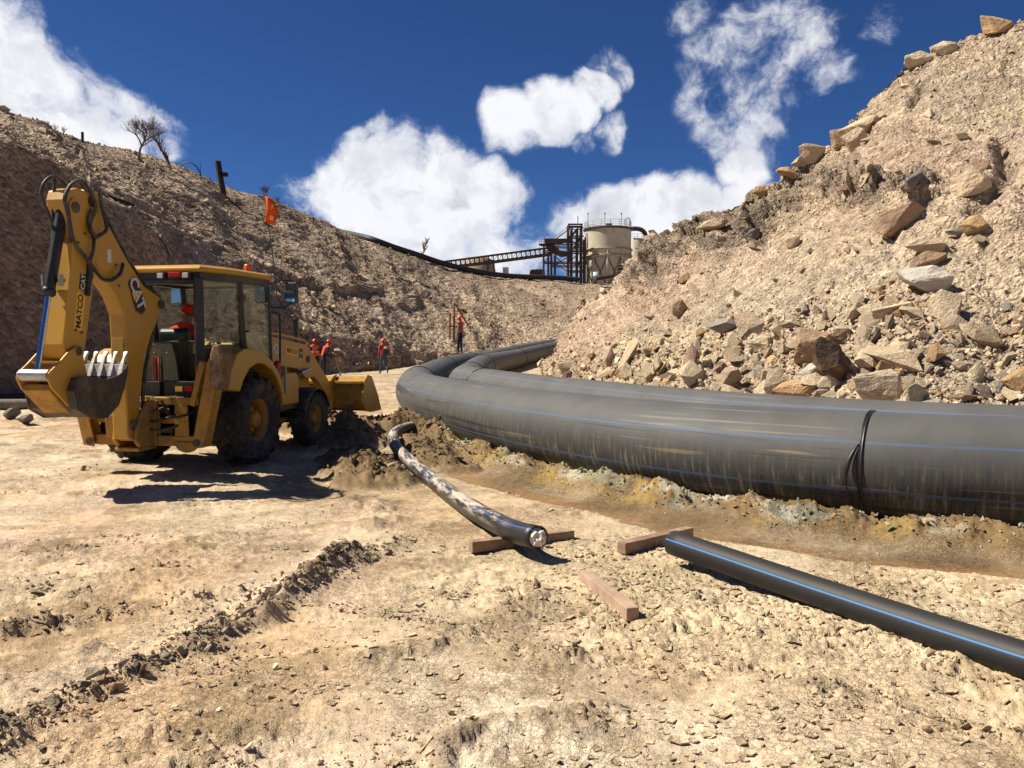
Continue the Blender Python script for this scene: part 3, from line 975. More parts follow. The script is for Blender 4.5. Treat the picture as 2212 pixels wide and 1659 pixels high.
for i in range(len(LF)):
    f = Vector(LF[i]); rr = Vector(LR[i])
    dirh = Vector((rr.x - f.x, rr.y - f.y, 0)); dirh.normalize()
    k_ = HS[i] / math.tan(math.radians((56, 56, 56, 55, 53, 48, 42, 37, 34, 30, 26, 22, 20, 20, 20, 20)[i]))
    LS.append((f.x + dirh.x * k_, f.y + dirh.y * k_, f.z + HS[i]))
LB = [(r[0] - 20, r[1] + 30, r[2] - 1.5) if i < 8 else (r[0] * 1.3, r[1] + 70, r[2] + 0.2) for i, r in enumerate(LR)]
LBB = [(b[0] - 200, b[1] + 200, b[2] - 3) if i < 8 else (b[0] * 2.2, b[1] + 420, b[2] + 14) for i, b in enumerate(LB)]
PL = loft([LF, LS, LR, LB, LBB], 560, [70, 170, 24, 10])
SL, TL = np.meshgrid(np.arange(PL.shape[0]), np.arange(PL.shape[1]), indexing='ij')
seg = np.linalg.norm(np.diff(PL[:, 120], axis=0), axis=1)
USl = np.concatenate([[0], np.cumsum(seg)])[:, None] + 0 * TL
VSl = np.cumsum(np.concatenate([np.zeros((PL.shape[0], 1)), np.linalg.norm(np.diff(PL, axis=1), axis=2)], 1), 1)
nL = grid_normals(PL)
scarp = (1 - sstep(48, 84, TL + 22 * fbm(USl * 0.35, VSl * 0.1, 300, 3))) * (1 - sstep(150, 260, SL))
keep = sstep(0, 12, TL) * (1 - 0.55 * sstep(232, 243, TL))
warp = 2.2 * fbm(USl * 0.16, VSl * 0.16, 299, 3)
gul = ridged((USl + warp) * 0.17, VSl * 0.045, 301, 3) - 0.55
dL = 0.8 * gul * (1 - 0.6 * scarp) + 0.6 * fbm(USl * 0.16, VSl * 0.12, 302, 3) + 0.18 * fbm(USl * 0.55, VSl * 0.45, 303, 3) + (0.18 * fbm(USl * 1.7, VSl * 1.7, 304, 4, 0.62)) * (1 - 0.8 * scarp)
dL = dL + 0.10 * (ridged(USl * 1.6, VSl * 1.6, 305, 4) - 0.5) * (1 - 0.8 * scarp)
ledge = sstep(0.02, 0.16, fbm(USl * 0.11 + 3, VSl * 0.3, 306, 3)) * (1 - scarp) * sstep(72, 90, TL) * (1 - sstep(150, 190, TL)) * (1 - sstep(300, 400, SL))
dL = dL + 0.35 * ledge
far_damp = 1 - 0.55 * sstep(400, 520, SL)
PL = PL + nL * (dL * keep * far_damp)[..., None]
nL = grid_normals(PL)
b1 = np.array((0.32, 0.235, 0.16)); b2 = np.array((0.44, 0.335, 0.235)); b3 = np.array((0.21, 0.158, 0.115)); b4 = np.array((0.29, 0.19, 0.125)); b5 = np.array((0.42, 0.305, 0.21))
stk = fbm((USl + 0.45 * VSl + warp) * 0.34, VSl * 0.035, 311, 4)
cL = b1 + (b2 - b1) * np.clip(stk * 5.0 + 0.4, 0, 1)[..., None]
cL = cL + (np.array((0.50, 0.385, 0.27)) - cL) * (sstep(0.14, 0.26, stk) * 0.8)[..., None]
cL = cL + (b3 - cL) * (np.clip(fbm(USl * 0.45, VSl * 0.3, 312, 5, 0.6) * 3 - 0.1, 0, 1) * 0.8)[..., None]
cL = cL + (b4 - cL) * (scarp * 0.9)[..., None]
_k1, _k2, kidL = worley(USl * 1.6, VSl * 1.6, 330)
cL = cL * (0.78 + 0.44 * kidL * (1 - scarp) + 0.22 * scarp)[..., None]
head = sstep(430, 490, SL) * np.clip(0.65 + fbm(USl * 0.12, VSl * 0.12, 313, 3) * 2.5, 0, 1)
cL = cL + (b5 - cL) * head[..., None]
cL = cL + (b5 - cL) * (sstep(236, 246, TL) * 0.8)[..., None]
bank_l = tag(grid_mesh('left_hillside', PL, cL, M['hill_far']), kind='structure')


UR, VR, DRp = project(PR)
UL, VL, DLp = project(PL)


def on_hill(u, v, left=False):
    """point of the hillside (and its normal) seen in a direction"""
    U, V, D, P, N = (UL, VL, DLp, PL, nL) if left else (UR, VR, DRp, PR, nR)
    e = np.hypot(U - u, V - v)
    m = e < max(7.0, e.min() * 1.4 + 0.5)
    i = np.argmin(np.where(m, D, 1e9))
    ij = np.unravel_index(i, e.shape)
    return Vector(P[ij]), Vector(N[ij])


# ------------------------------------------------------------------ stones
def hull_mesh(name, npts, seed, flat=1.0, detail=0, noise=0.0):
    rr = random.Random(seed)
    bm = bmesh.new()
    for i in range(npts):
        p = Vector((rr.gauss(0, 1), rr.gauss(0, 1), rr.gauss(0, 1))).normalized()
        q = p * rr.uniform(0.34, 0.62)
        bm.verts.new((q.x, q.y * 0.85, q.z * flat))
    res = bmesh.ops.convex_hull(bm, input=bm.verts)
    bmesh.ops.delete(bm, geom=[g for g in res['geom_interior'] if isinstance(g, bmesh.types.BMVert)], context='VERTS')
    if detail:
        bmesh.ops.dissolve_limit(bm, angle_limit=math.radians(14), verts=bm.verts, edges=bm.edges)
        bmesh.ops.bevel(bm, geom=list(bm.edges), offset=0.028, segments=1, affect='EDGES', profile=0.5)
        bmesh.ops.triangulate(bm, faces=bm.faces)
        for _ in range(detail):
            bmesh.ops.subdivide_edges(bm, edges=[e for e in bm.edges if e.calc_length() > 0.14], cuts=1)
            bmesh.ops.triangulate(bm, faces=bm.faces)
        sd = seed * 3.1
        for v in bm.verts:
            n = v.normal
            a = math.sin(v.co.x * 9 + sd) * math.sin(v.co.y * 8 + sd * 2) * math.sin(v.co.z * 10 + sd)
            v.co += n * (noise * (a + rr.uniform(-0.5, 0.5)))
    bmesh.ops.triangulate(bm, faces=bm.faces)
    bmesh.ops.recalc_face_normals(bm, faces=bm.faces)
    me = bpy.data.meshes.new(name)
    bm.to_mesh(me); bm.free()
    return me


STONE_ME_R = [hull_mesh('stone', 13, 500 + i, random.uniform(0.5, 0.85)) for i in range(10)]
STONE_ME_L = [m.copy() for m in STONE_ME_R]
for m_ in STONE_ME_R: m_.materials.append(M['stone_r'])
for m_ in STONE_ME_L: m_.materials.append(M['stone_l'])
LOW = []
for i in range(12):
    m_ = hull_mesh('low', 9, 700 + i, random.uniform(0.45, 0.85))
    vv = np.array([v.co[:] for v in m_.vertices]); ff = np.array([p.vertices[:] for p in m_.polygons])
    LOW.append((vv, ff))
    bpy.data.meshes.remove(m_)


def rand_rot(n, nrm, tilt):
    """rotation matrices whose z axis follows nrm, with random spin and tilt"""
    z = nrm + RNG.normal(0, tilt, (n, 3))
    z /= np.linalg.norm(z, axis=1, keepdims=True)
    a = RNG.normal(0, 1, (n, 3))
    x = a - z * (a * z).sum(1, keepdims=True)
    x /= np.linalg.norm(x, axis=1, keepdims=True)
    y = np.cross(z, x)
    return np.stack([x, y, z], 2)


def scatter_mesh(name, pos, rot, size, cols, mat, stretch=0.35):
    V = []; Fs = []; C = []; b = 0
    kind = RNG.integers(0, len(LOW), len(pos))
    for kd in range(len(LOW)):
        s = np.where(kind == kd)[0]
        if len(s) == 0: continue
        vv, ff = LOW[kd]
        st = 1 + RNG.uniform(-stretch, stretch, (len(s), 3))
        loc = vv[None] * st[:, None] * size[s][:, None, None]
        w = np.einsum('nij,nkj->nki', rot[s], loc) + pos[s][:, None]
        V.append(w.reshape(-1, 3))
        Fs.append((ff[None] + (np.arange(len(s)) * len(vv))[:, None, None] + b).reshape(-1, 3))
        C.append(np.repeat(cols[s], len(vv), axis=0))
        b += len(s) * len(vv)
    me = np_mesh(name, np.concatenate(V), np.concatenate(Fs), smooth=False)
    set_cols(me, np.concatenate(C))
    return link(name, me, mat)


def draw_cols(ramp, n, jit=0.12):
    w = np.array([r[0] for r in ramp], float); w /= w.sum()
    c = np.array([r[1] for r in ramp])[RNG.choice(len(ramp), n, p=w)]
    return np.clip(c * (1 + RNG.normal(0, jit, (n, 1))), 0.02, 0.8)


def hill_scatter(P, N, n, weight, smin, smax, power):
    ns, nt, _ = P.shape
    w = weight[:-1, :-1].ravel().astype(float)
    area = np.linalg.norm(np.cross(P[1:, :-1] - P[:-1, :-1], P[:-1, 1:] - P[:-1, :-1]), axis=2).ravel()
    w = w * area
    w /= w.sum()
    ci = RNG.choice(len(w), n, p=w)
    i, j = ci // (nt - 1), ci % (nt - 1)
    a, b = RNG.random(n)[:, None], RNG.random(n)[:, None]
    p = P[i, j] * (1 - a) * (1 - b) + P[i + 1, j] * a * (1 - b) + P[i, j + 1] * (1 - a) * b + P[i + 1, j + 1] * a * b
    u = RNG.random(n)
    size = smin * (1 - u * (1 - (smin / smax) ** power)) ** (-1 / power)
    return p, N[i, j], size, i, j


# right bank: many small stones, more and larger towards the foot and to the right
wR = np.where((TR < 280) & (TR > 6) & (UR > 1130) & (UR < 2350), 1.0, 0.0)
_d, _s2, _f = poly_dist(UR, VR, [(1380, 870), (1600, 700), (1850, 640), (2010, 520), (2212, 640), (2500, 700)])
scree = sstep(-60, 70, VR - np.interp(UR, [1150, 1350, 1600, 1850, 1990, 2080, 2212, 2400], [800, 745, 690, 640, 560, 680, 640, 640]) + 60 * fbm(US * 0.3, VS * 0.3, 221, 3))
wR = wR * (0.45 + 1.7 * scree + 0.6 * band + 0.8 * crest + 0.9 * sstep(238, 262, TR))
DW = 1.0 / np.clip(DRp / 12.0, 0.7, 6)
p, nn, sz, si, ti = hill_scatter(PR, nR, 24500, wR * DW, 0.036, 0.66, 1.95)
sz = sz * (0.72 + 0.75 * scree[si, ti])
rot = rand_rot(len(p), nn, 0.35)
p = p + nn * (sz * 0.17)[:, None]
uu, vv_, dd = project(p)
app = np.where((uu > -20) & (uu < 2230) & (vv_ > 0) & (vv_ < 900), sz / dd, 0)
order = np.argsort(-app)
big = order[:230]; rest = order[230:]
for q in big:
    o = bpy.data.objects.new('stone', STONE_ME_R[int(q) % len(STONE_ME_R)])
    COL.objects.link(o)
    mat = Matrix(rot[q].tolist()).to_4x4()
    s_ = float(sz[q]) * 1.05
    o.matrix_world = Matrix.Translation(Vector(p[q])) @ mat @ Matrix.Diagonal((s_ * random.uniform(0.8, 1.35), s_ * random.uniform(0.7, 1.0), s_ * random.uniform(0.65, 1.0), 1))
    o.parent = bank_r
tag(scatter_mesh('rubble', p[rest], rot[rest], sz[rest] * 1.1, draw_cols(RAMP_R, len(rest)) * (0.42 + 0.58 * np.clip(1.1 - 0.9 * dk[si[rest], ti[rest]], 0, 1))[:, None], M['stone_attr']),
    'loose pale rubble strewn over the right hand spoil bank', 'rubble', kind='stuff')

# left slope
wL = np.where((TL < 241) & (TL > 2) & (SL > 60) & (SL < 520), 1.0, 0.0) * (0.04 + 1.0 * (1 - scarp)) * (0.5 + 1.0 * np.clip(fbm((USl + warp) * 0.3, VSl * 0.1, 321, 3) * 4 + 0.5, 0, 1))
DWl = 1.0 / np.clip(DLp / 40.0, 0.6, 4)
p, nn, sz, si, ti = hill_scatter(PL, nL, 24000, wL * DWl, 0.075, 0.75, 2.5)
rot = rand_rot(len(p), nn, 0.5)
p = p + nn * (sz * 0.10)[:, None]
uu, vv_, dd = project(p)
app = np.where((uu > -10) & (uu < 1300) & (vv_ > 150) & (vv_ < 850), sz / dd, 0)
order = np.argsort(-app)
big = order[:110]; rest = order[110:]
for q in big:
    o = bpy.data.objects.new('stone', STONE_ME_L[int(q) % len(STONE_ME_L)])
    COL.objects.link(o)
    s_ = float(sz[q])
    o.matrix_world = Matrix.Translation(Vector(p[q])) @ Matrix(rot[q].tolist()).to_4x4() @ Matrix.Diagonal((s_ * random.uniform(0.9, 1.3), s_, s_ * random.uniform(0.7, 1.0), 1))
    o.parent = bank_l
hd = head[si[rest], ti[rest]][:, None]
cc_ = draw_cols(RAMP_L, len(rest)) * (1 - hd) + draw_cols(RAMP_R, len(rest)) * 0.75 * hd
cc_ = cc_ * np.clip(cL[si[rest], ti[rest], 1] / 0.26, 0.5, 1.5)[:, None]
tag(scatter_mesh('rubble', p[rest], rot[rest], sz[rest], cc_, M['stone_attr']), 'broken brown stones covering the left cut slope', 'rubble', kind='stuff')

# clods of the dug spoil, crust lumps on the tracks and grit over the pit floor
CP = []; CS = []; CCo = []


def clods(pts, wid, n, smin, smax, cols, power=1.9):
    L = catmull([(*q, 0) for q in pts], 0.08)
    for _ in range(n):
        c = random.choice(L)
        x = c.x + random.gauss(0, wid * 0.45); y = c.y + random.gauss(0, wid * 0.45)
        u = random.random()
        s = smin * (1 - u * (1 - (smin / smax) ** power)) ** (-1 / power)
        CP.append((x, y)); CS.append(s)
        k_ = random.choice(cols); j = random.uniform(0.75, 1.2)
        CCo.append([q * j for q in k_])


DARKS = [(0.17, 0.115, 0.06), (0.21, 0.145, 0.08), (0.27, 0.19, 0.11), (0.14, 0.095, 0.05)]
for (pts, wid, hh, sd) in MOUNDS:
    clods(pts, wid * 1.05, 420, 0.03, 0.20, DARKS)
clods(TRACK1, 0.20, 2600, 0.016, 0.11, [(0.27, 0.21, 0.14), (0.33, 0.26, 0.18), (0.21, 0.16, 0.11), (0.30, 0.25, 0.18)], 1.8)
clods(TRACK2, 0.17, 900, 0.014, 0.08, [(0.27, 0.21, 0.14), (0.36, 0.28, 0.19)])
clods(BANK, 0.28, 1100, 0.010, 0.06, [(0.30, 0.23, 0.15), (0.44, 0.34, 0.21), (0.24, 0.18, 0.12)])
clods(BERM, 0.34, 1900, 0.02, 0.085, [(0.25, 0.165, 0.08), (0.36, 0.25, 0.08), (0.44, 0.40, 0.31), (0.30, 0.34, 0.27), (0.2, 0.135, 0.075)])
for _c in range(70):                                   # patches of broken crust
    r_ = 2.8 * math.exp(random.random() * 1.7); a_ = random.uniform(-0.62, 0.60)
    cx_, cy_ = r_ * math.sin(a_), r_ * math.cos(a_)
    if cx_ > 0.6 and 6.5 < cy_ < 12: continue
    an_ = random.uniform(0, 3.14); ln_ = random.uniform(0.08, 0.4)
    clods([(cx_, cy_), (cx_ + math.cos(an_) * ln_, cy_ + math.sin(an_) * ln_)], random.uniform(0.10, 0.30), random.randint(25, 90), 0.010, 0.055 + 0.004 * r_,
          random.choice([[(0.30, 0.23, 0.15), (0.38, 0.29, 0.19)], [(0.50, 0.40, 0.26), (0.42, 0.33, 0.21)], [(0.27, 0.195, 0.12), (0.33, 0.25, 0.16), (0.52, 0.42, 0.29)]]))
for _ in range(9500):                                   # grit
    r_ = 2.4 * math.exp(random.random() * 2.4); a_ = random.uniform(-0.68, 0.68)
    CP.append((r_ * math.sin(a_), r_ * math.cos(a_)))
    u = random.random()
    CS.append(0.007 * (1 - u * 0.985) ** (-1 / 2.6) * (0.8 + 0.05 * r_))
    k_ = random.choice([(0.52, 0.40, 0.24), (0.40, 0.30, 0.19), (0.58, 0.47, 0.31), (0.27, 0.2, 0.13)])
    CCo.append(list(k_))
CP = np.array(CP); CS = np.array(CS); CCo = np.array(CCo)
gh, _ = ground_fields(CP[:, 0], CP[:, 1])
pos = np.stack([CP[:, 0], CP[:, 1], gh + CS * 0.12], 1)
tag(scatter_mesh('clods', pos, rand_rot(len(pos), np.tile([0, 0, 1.0], (len(pos), 1)), 0.6), CS, CCo, M['stone_attr']), 'loose clods and grit lying on the pit floor', 'clods', kind='stuff')


def mud_flakes():
    """curled plates of dried mud"""
    V = []; Fq = []; C = []
    n = 0
    tries = 0
    while n < 2300 and tries < 30000:
        tries += 1
        if n % 3:
            x = random.uniform(0.2, 4.2); y = random.uniform(3.1, 7.6)
        else:
            y = random.uniform(2.6, 7.5); x = random.uniform(-0.6, 0.6) * y
        d, s, _ = poly_dist(np.array([x]), np.array([y]), BERM)
        if d[0] < 1.3: continue
        if fbm(np.array([x * 0.9 + 2]), np.array([y * 0.9]), 98, 3)[0] < -0.02 and random.random() < 0.8: continue
        dl = min(math.hypot(x - q[0], y - q[1]) for q in SMALL_D)
        s = random.uniform(0.010, 0.026) * (2.0 if random.random() < 0.10 else 1.0)
        m = random.randint(4, 6)
        a0 = random.uniform(0, 6.28); curl = random.uniform(0.0, 0.3); tl = Vector((random.gauss(0, .05), random.gauss(0, .05), 1)).normalized()
        R_ = tl.to_track_quat('Z', 'Y').to_matrix()
        ring = []
        for j in range(m):
            a = a0 + 6.28318 * (j + random.uniform(-.25, .25)) / m
            rr = s * random.uniform(0.75, 1.15)
            ring.append((rr * math.cos(a), rr * math.sin(a)))
        z0 = None
        top = [R_ @ Vector((q[0], q[1], curl * (q[0] ** 2 + q[1] ** 2) / s)) for q in ring]
        mid = [R_ @ Vector((q[0] * .5, q[1] * .5, curl * .25 * (q[0] ** 2 + q[1] ** 2) / s)) for q in ring]
        pts = top + mid + [q + Vector((0, 0, -0.006)) for q in top] + [Vector((0, 0, 0))]
        b = len(V)
        V += [(x + q.x, y + q.y, q.z) for q in pts]
        for j in range(m):
            k2 = (j + 1) % m
            Fq += [(b + j, b + k2, b + m + k2), (b + j, b + m + k2, b + m + j), (b + m + j, b + m + k2, b + 3 * m), (b + k2, b + j, b + 2 * m + j), (b + k2, b + 2 * m + j, b + 2 * m + k2)]
        j = random.uniform(0.85, 1.1)
        C += [[0.54 * j, 0.42 * j, 0.27 * j]] * len(pts)
        n += 1
    V = np.array(V)
    # each plate rests at the height of its own centre
    cz, _ = ground_fields(V[:, 0], V[:, 1])
    V[:, 2] = V[:, 2] + cz + 0.004
    me = np_mesh('mud_flakes', V, np.array(Fq), smooth=False)
    set_cols(me, np.array(C))
    tag(link('mud_flakes', me, M['soil']), 'curled flakes of dried cracked mud beside the black pipe', 'mud flakes', kind='stuff')


mud_flakes()

# boulders one can point at: (u, v, width, height, material, flatness, label)
BOULDERS = [
    (1940, 470, 108, 62, 'stone_brown', 0.55, 'big tan and brown slab boulder alone, high on the right bank'),
    (2003, 524, 76, 34, 'stone_pale', 0.5, 'flat pale boulder lying on top of a brown one, mid bank'),
    (2003, 553, 64, 44, 'stone_brown', 0.8, 'brown boulder under the flat pale boulder, mid bank'),
    (1988, 600, 108, 66, 'stone_grey', 0.6, 'large angular grey white boulder on the right bank'),
    (1922, 664, 74, 28, 'stone_cream', 0.45, 'long flat cream boulder below the grey angular one'),
    (1851, 665, 54, 38, 'stone_cream', 0.75, 'rounded cream boulder left of the long flat cream one'),
    (1742, 736, 112, 66, 'stone_brown', 0.6, 'sloping brown slab at the left of the boulder heap'),
    (1780, 752, 56, 62, 'stone_pale', 0.9, 'upright tan boulder between the brown slab and the dark boulder'),
    (1808, 776, 132, 88, 'stone_dark', 0.72, 'big dark brown boulder in the middle of the heap'),
    (1868, 742, 60, 66, 'stone_pale', 0.95, 'pale upright boulder right of the dark boulder'),
    (1893, 716, 52, 36, 'stone_pale', 0.7, 'small pale block at the top right of the boulder heap'),
    (1812, 722, 42, 34, 'stone_brown', 0.8, 'small mauve brown stone on top of the boulder heap'),
    (1905, 838, 122, 84, 'stone_pale', 0.75, 'largest pale tan boulder just above the big pipe'),
    (1972, 846, 62, 62, 'stone_cream', 0.9, 'cream boulder leaning right of the largest pale boulder'),
    (1716, 838, 98, 50, 'stone_orange', 0.55, 'flat orange boulder just above the big pipe'),
    (1672, 838, 44, 34, 'stone_brown', 0.8, 'brown stone touching the left side of the flat orange boulder'),
    (1800, 820, 64, 42, 'stone_cream', 0.7, 'cream boulder below the dark boulder'),
    (1752, 790, 48, 46, 'stone_grey', 0.85, 'pale grey stone under the brown slab of the heap'),
    (1790, 856, 50, 26, 'stone_cream', 0.5, 'low cream stone at the pipe between orange and pale boulders'),
    (1918, 790, 52, 48, 'stone_orange', 0.8, 'orange topped stone right of the dark boulder'),
    (2198, 812, 58, 66, 'stone_orange', 0.85, 'orange cream boulder cut off by the right edge of the picture'),
    (2108, 800, 54, 38, 'stone_cream', 0.7, 'yellowish stone in the scree near the right edge'),
    (1648, 734, 54, 34, 'stone_cream', 0.6, 'yellow stone lying left of the boulder heap'),
    (1742, 290, 62, 50, 'stone_pale', 0.85, 'pale rounded boulder balanced on the right skyline'),
    (1718, 312, 44, 24, 'stone_cream', 0.6, 'flat stone under the boulder balanced on the skyline'),
    (1706, 328, 30, 24, 'stone_pale', 0.8, 'small block below the balanced skyline boulder'),
    (1690, 345, 46, 20, 'stone_orange', 0.45, 'thin slab jutting left from the right skyline'),
    (1858, 268, 78, 36, 'stone_pale', 0.5, 'long grey tan boulder just under the right skyline'),
    (1848, 298, 50, 42, 'stone_pale', 0.8, 'tan boulder below the long grey tan one'),
    (1806, 300, 46, 38, 'stone_brown', 0.8, 'mauve boulder right of the balanced skyline boulder'),
    (2150, 40, 74, 50, 'stone_orange', 0.75, 'orange boulder at the very top of the right bank'),
    (1972, 118, 62, 28, 'stone_cream', 0.5, 'flat cream boulder sticking out of the upper skyline'),
    (2040, 98, 52, 28, 'stone_cream', 0.6, 'cream rock on the skyline below the topmost boulder'),
    (1546, 474, 62, 28, 'stone_pale', 0.5, 'low tan rock on the skyline left of the dark outcrop'),
    (2090, 392, 64, 56, 'stone_pale', 0.8, 'tan boulder in the upper gully near the right edge'),
    (2108, 352, 40, 34, 'stone_brown', 0.8, 'rosy stone above the tan gully boulder'),
    (2112, 478, 68, 36, 'stone_orange', 0.55, 'orange flat boulder on the bank near the right edge'),
    (1960, 385, 66, 36, 'stone_darkgrey', 0.6, 'dark grey rock in the upper dark band'),
    (1468, 660, 46, 36, 'stone_brown', 0.7, 'reddish brown stone on the lower left of the bank'),
    (1640, 400, 34, 28, 'stone_orange', 0.7, 'small orange rock on the skyline beside the dark outcrop'),
    (1630, 500, 44, 30, 'stone_darkgrey', 0.7, 'dark grey stone in the dark outcrop'),
    (1700, 520, 48, 34, 'stone_pale', 0.7, 'pale stone below the dark outcrop'),
    (2030, 650, 40, 28, 'stone_orange', 0.7, 'orange stone on the bank right of the cream boulders'),
    (2150, 730, 46, 30, 'stone_orange', 0.7, 'rusty stone in the scree by the right edge'),
]
for i, (u, v, w, h_, mt, fl, lab) in enumerate(BOULDERS):
    P_, N_ = on_hill(u, v + h_ * 0.30)
    dpth = P_.y
    W = w * dpth / F_PX; Hh = h_ * dpth / F_PX
    me = hull_mesh('boulder', 15, 900 + i * 7, 1.0, detail=2, noise=0.016)
    me.materials.append(M[mt])
    o = link('boulder', me)
    # longest side across the line of sight, leaning a little with the slope
    o.rotation_euler = (random.uniform(-0.25, 0.25), random.uniform(-0.3, 0.3), random.uniform(-0.5, 0.5))
    o.scale = (W * 1.22, max(W * 0.75, Hh * 1.0), Hh * 1.30)
    o.location = P_ + Vector((0, 0, Hh * 0.16)) + N_ * 0.02
    tag(o, lab, 'boulder', 'boulders on the right bank')
# odd rocks by the foot of the left slope
for i, (u, v, s_, lab) in enumerate([(700, 800, 0.85, 'angular grey rock behind the two workers'), (28, 897, 0.55, 'dark rock next to the log at the left edge'), (55, 906, 0.42, 'squat rock in front of the log at the left edge'), (88, 909, 0.34, 'small flat rock right of the log'),
                                     (330, 905, 0.4, 'dark rock hidden among ruts by the left tyre')][:3]):
    g = at_ground(u, v, 0.1)
    g.z = gz(g.x, g.y)
    me = hull_mesh('rock', 16, 1500 + i, 0.8, detail=1, noise=0.015)
    me.materials.append(M['stone_darkgrey'])
    o = link('rock', me); o.location = g + Vector((0, 0, s_ * 0.25)); o.scale = (s_, s_ * .9, s_ * .8); o.rotation_euler = (0.2, 0.1, i * 1.3)
    tag(o, lab, 'rock')

# ------------------------------------------------------------------ pipes
def pipe_mat(name, base, dust, dust_top, dust_side, stripe, stripe_n, stripe_off, stripe_w, streaks=True, mud=None, rough=0.68):
    m, k = new_mat(name)
    pa = k.n('ShaderNodeAttribute', attribute_name='pa').outputs['Fac']      # 0..1 round the pipe, 0 on top
    pl = k.n('ShaderNodeAttribute', attribute_name='pl').outputs['Fac']      # metres along
    tc = k.n('ShaderNodeTexCoord')
    ob = tc.outputs['Object']
    circ = k.n('ShaderNodeCombineXYZ', ins={0: k.math('MULTIPLY', pl, 20.0), 1: k.math('MULTIPLY', pa, 7.0), 2: 0.0}).outputs[0]
    lng = k.n('ShaderNodeCombineXYZ', ins={0: k.math('MULTIPLY', pl, 0.35), 1: k.math('MULTIPLY', pa, 42.0), 2: 3.0}).outputs[0]
    cosa = k.math('COSINE', k.math('MULTIPLY', pa, 6.283185))
    top = k.mapr(cosa, -0.35, 0.85)
    blot = k.noise(ob, 1.6, 6, 0.62)
    f = k.math('ADD', k.math('MULTIPLY', top, dust_top), k.math('MULTIPLY', k.math('SUBTRACT', 1.0, top), dust_side))
    c = k.mix(k.math('MULTIPLY', f, k.mapr(blot, 0.25, 0.75, 0.65, 1.15)), base, dust)
    if streaks:
        drip = k.noise(circ, 2.2, 5, 0.65)
        side = k.mapr(cosa, 0.45, -0.35)
        c = k.mix(k.math('MULTIPLY', k.mapr(drip, 0.47, 0.60), k.math('MULTIPLY', side, 0.9)), c, (0.020, 0.020, 0.019))
        c = k.mix(k.math('MULTIPLY', k.mapr(k.noise(circ, 1.1, 6, 0.66), 0.50, 0.64), k.math('MULTIPLY', side, 0.85)), c, (0.27, 0.22, 0.145))
        scr = k.noise(lng, 1.0, 4, 0.6)
        c = k.mix(k.math('MULTIPLY', k.mapr(scr, 0.60, 0.72), 0.45), c, (0.36, 0.32, 0.26))
        scr2 = k.noise(lng, 0.6, 3, 0.5, dist=0.3)
        c = k.mix(k.math('MULTIPLY', k.mapr(scr2, 0.66, 0.71), 0.55), c, (0.42, 0.29, 0.14))
        dark = k.noise(lng, 0.45, 5, 0.65)
        c = k.mix(k.math('MULTIPLY', k.mapr(dark, 0.55, 0.63), k.math('MULTIPLY', k.mapr(cosa, 0.85, 0.2), 0.8)), c, (0.022, 0.022, 0.022))
    ph = k.math('FRACT', k.math('MULTIPLY', k.math('SUBTRACT', pa, stripe_off), stripe_n))
    ds = k.math('ABSOLUTE', k.math('SUBTRACT', ph, 0.5))
    wear = k.mapr(k.noise(ob, 2.3, 5, 0.6), 0.22, 0.52)
    st = k.math('MULTIPLY', k.mapr(ds, 0.5 - stripe_w * 1.3, 0.5 - stripe_w * 0.8), wear if streaks else 1.0)
    c = k.mix(k.math('MULTIPLY', st, 0.85), c, stripe)
    r = rough
    if mud is not None:
        mn = k.noise(k.n('ShaderNodeCombineXYZ', ins={0: k.math('MULTIPLY', pl, 1.6), 1: k.math('MULTIPLY', pa, 6.0), 2: 1.0}).outputs[0], 1.5, 8, 0.70, dist=0.15)
        upm = k.mapr(k.math('FRACT', k.math('ADD', pa, 0.5)), 0.30, 0.46)      # one flank is caked
        upm2 = k.mapr(k.math('FRACT', k.math('ADD', pa, 0.5)), 0.80, 0.62)
        endm = k.mapr(pl, 0.25, 0.9)
        mm = k.math('MULTIPLY', k.mapr(mn, 0.42, 0.58), k.math('MULTIPLY', k.math('MULTIPLY', upm, upm2), endm))
        c = k.mix(mm, c, mud)
        r = k.math('ADD', rough, k.math('MULTIPLY', mm, 0.5), clamp=True)
    c = k.n('ShaderNodeVectorMath', operation='SCALE', ins={0: c, 'Scale': 0.74}).outputs[0]
    b = k.n('ShaderNodeBsdfPrincipled', ins={'Base Color': c, 'Roughness': r, 'Specular IOR Level': 0.35})
    bp = k.n('ShaderNodeBump', ins={'Height': k.noise(ob, 14.0, 5, 0.6), 'Strength': 0.12, 'Distance': 0.02})
    k.t.links.new(bp.outputs[0], b.inputs['Normal'])
    k.n('ShaderNodeOutputMaterial', ins={'Surface': b.outputs[0]})
    return m


M['pipe_a'] = pipe_mat('dusty_black_pipe', (0.045, 0.045, 0.045), (0.155, 0.152, 0.145), 0.66, 0.24, (0.09, 0.135, 0.24), 7, 0.165, 0.026)
M['pipe_b'] = pipe_mat('dusty_black_pipe_second', (0.05, 0.05, 0.05), (0.155, 0.152, 0.143), 0.72, 0.45, (0.11, 0.16, 0.26), 7, 0.10, 0.030)
M['pipe_c'] = pipe_mat('muddy_small_pipe', (0.018, 0.018, 0.019), (0.10, 0.09, 0.08), 0.25, 0.10, (0.03, 0.15, 0.55), 2, 0.115, 0.015, False, (0.56, 0.48, 0.385), 0.42)
M['pipe_d'] = pipe_mat('clean_small_pipe', (0.016, 0.016, 0.017), (0.06, 0.054, 0.048), 0.42, 0.10, (0.05, 0.27, 0.70), 2, 0.325, 0.015, False, None, 0.58)
M['pipe_ridge'] = pipe_mat('ridge_pipe', (0.022, 0.023, 0.025), (0.07, 0.06, 0.05), 0.4, 0.2, (0.02, 0.02, 0.02), 4, 0.2, 0.01, False, None, 0.6)


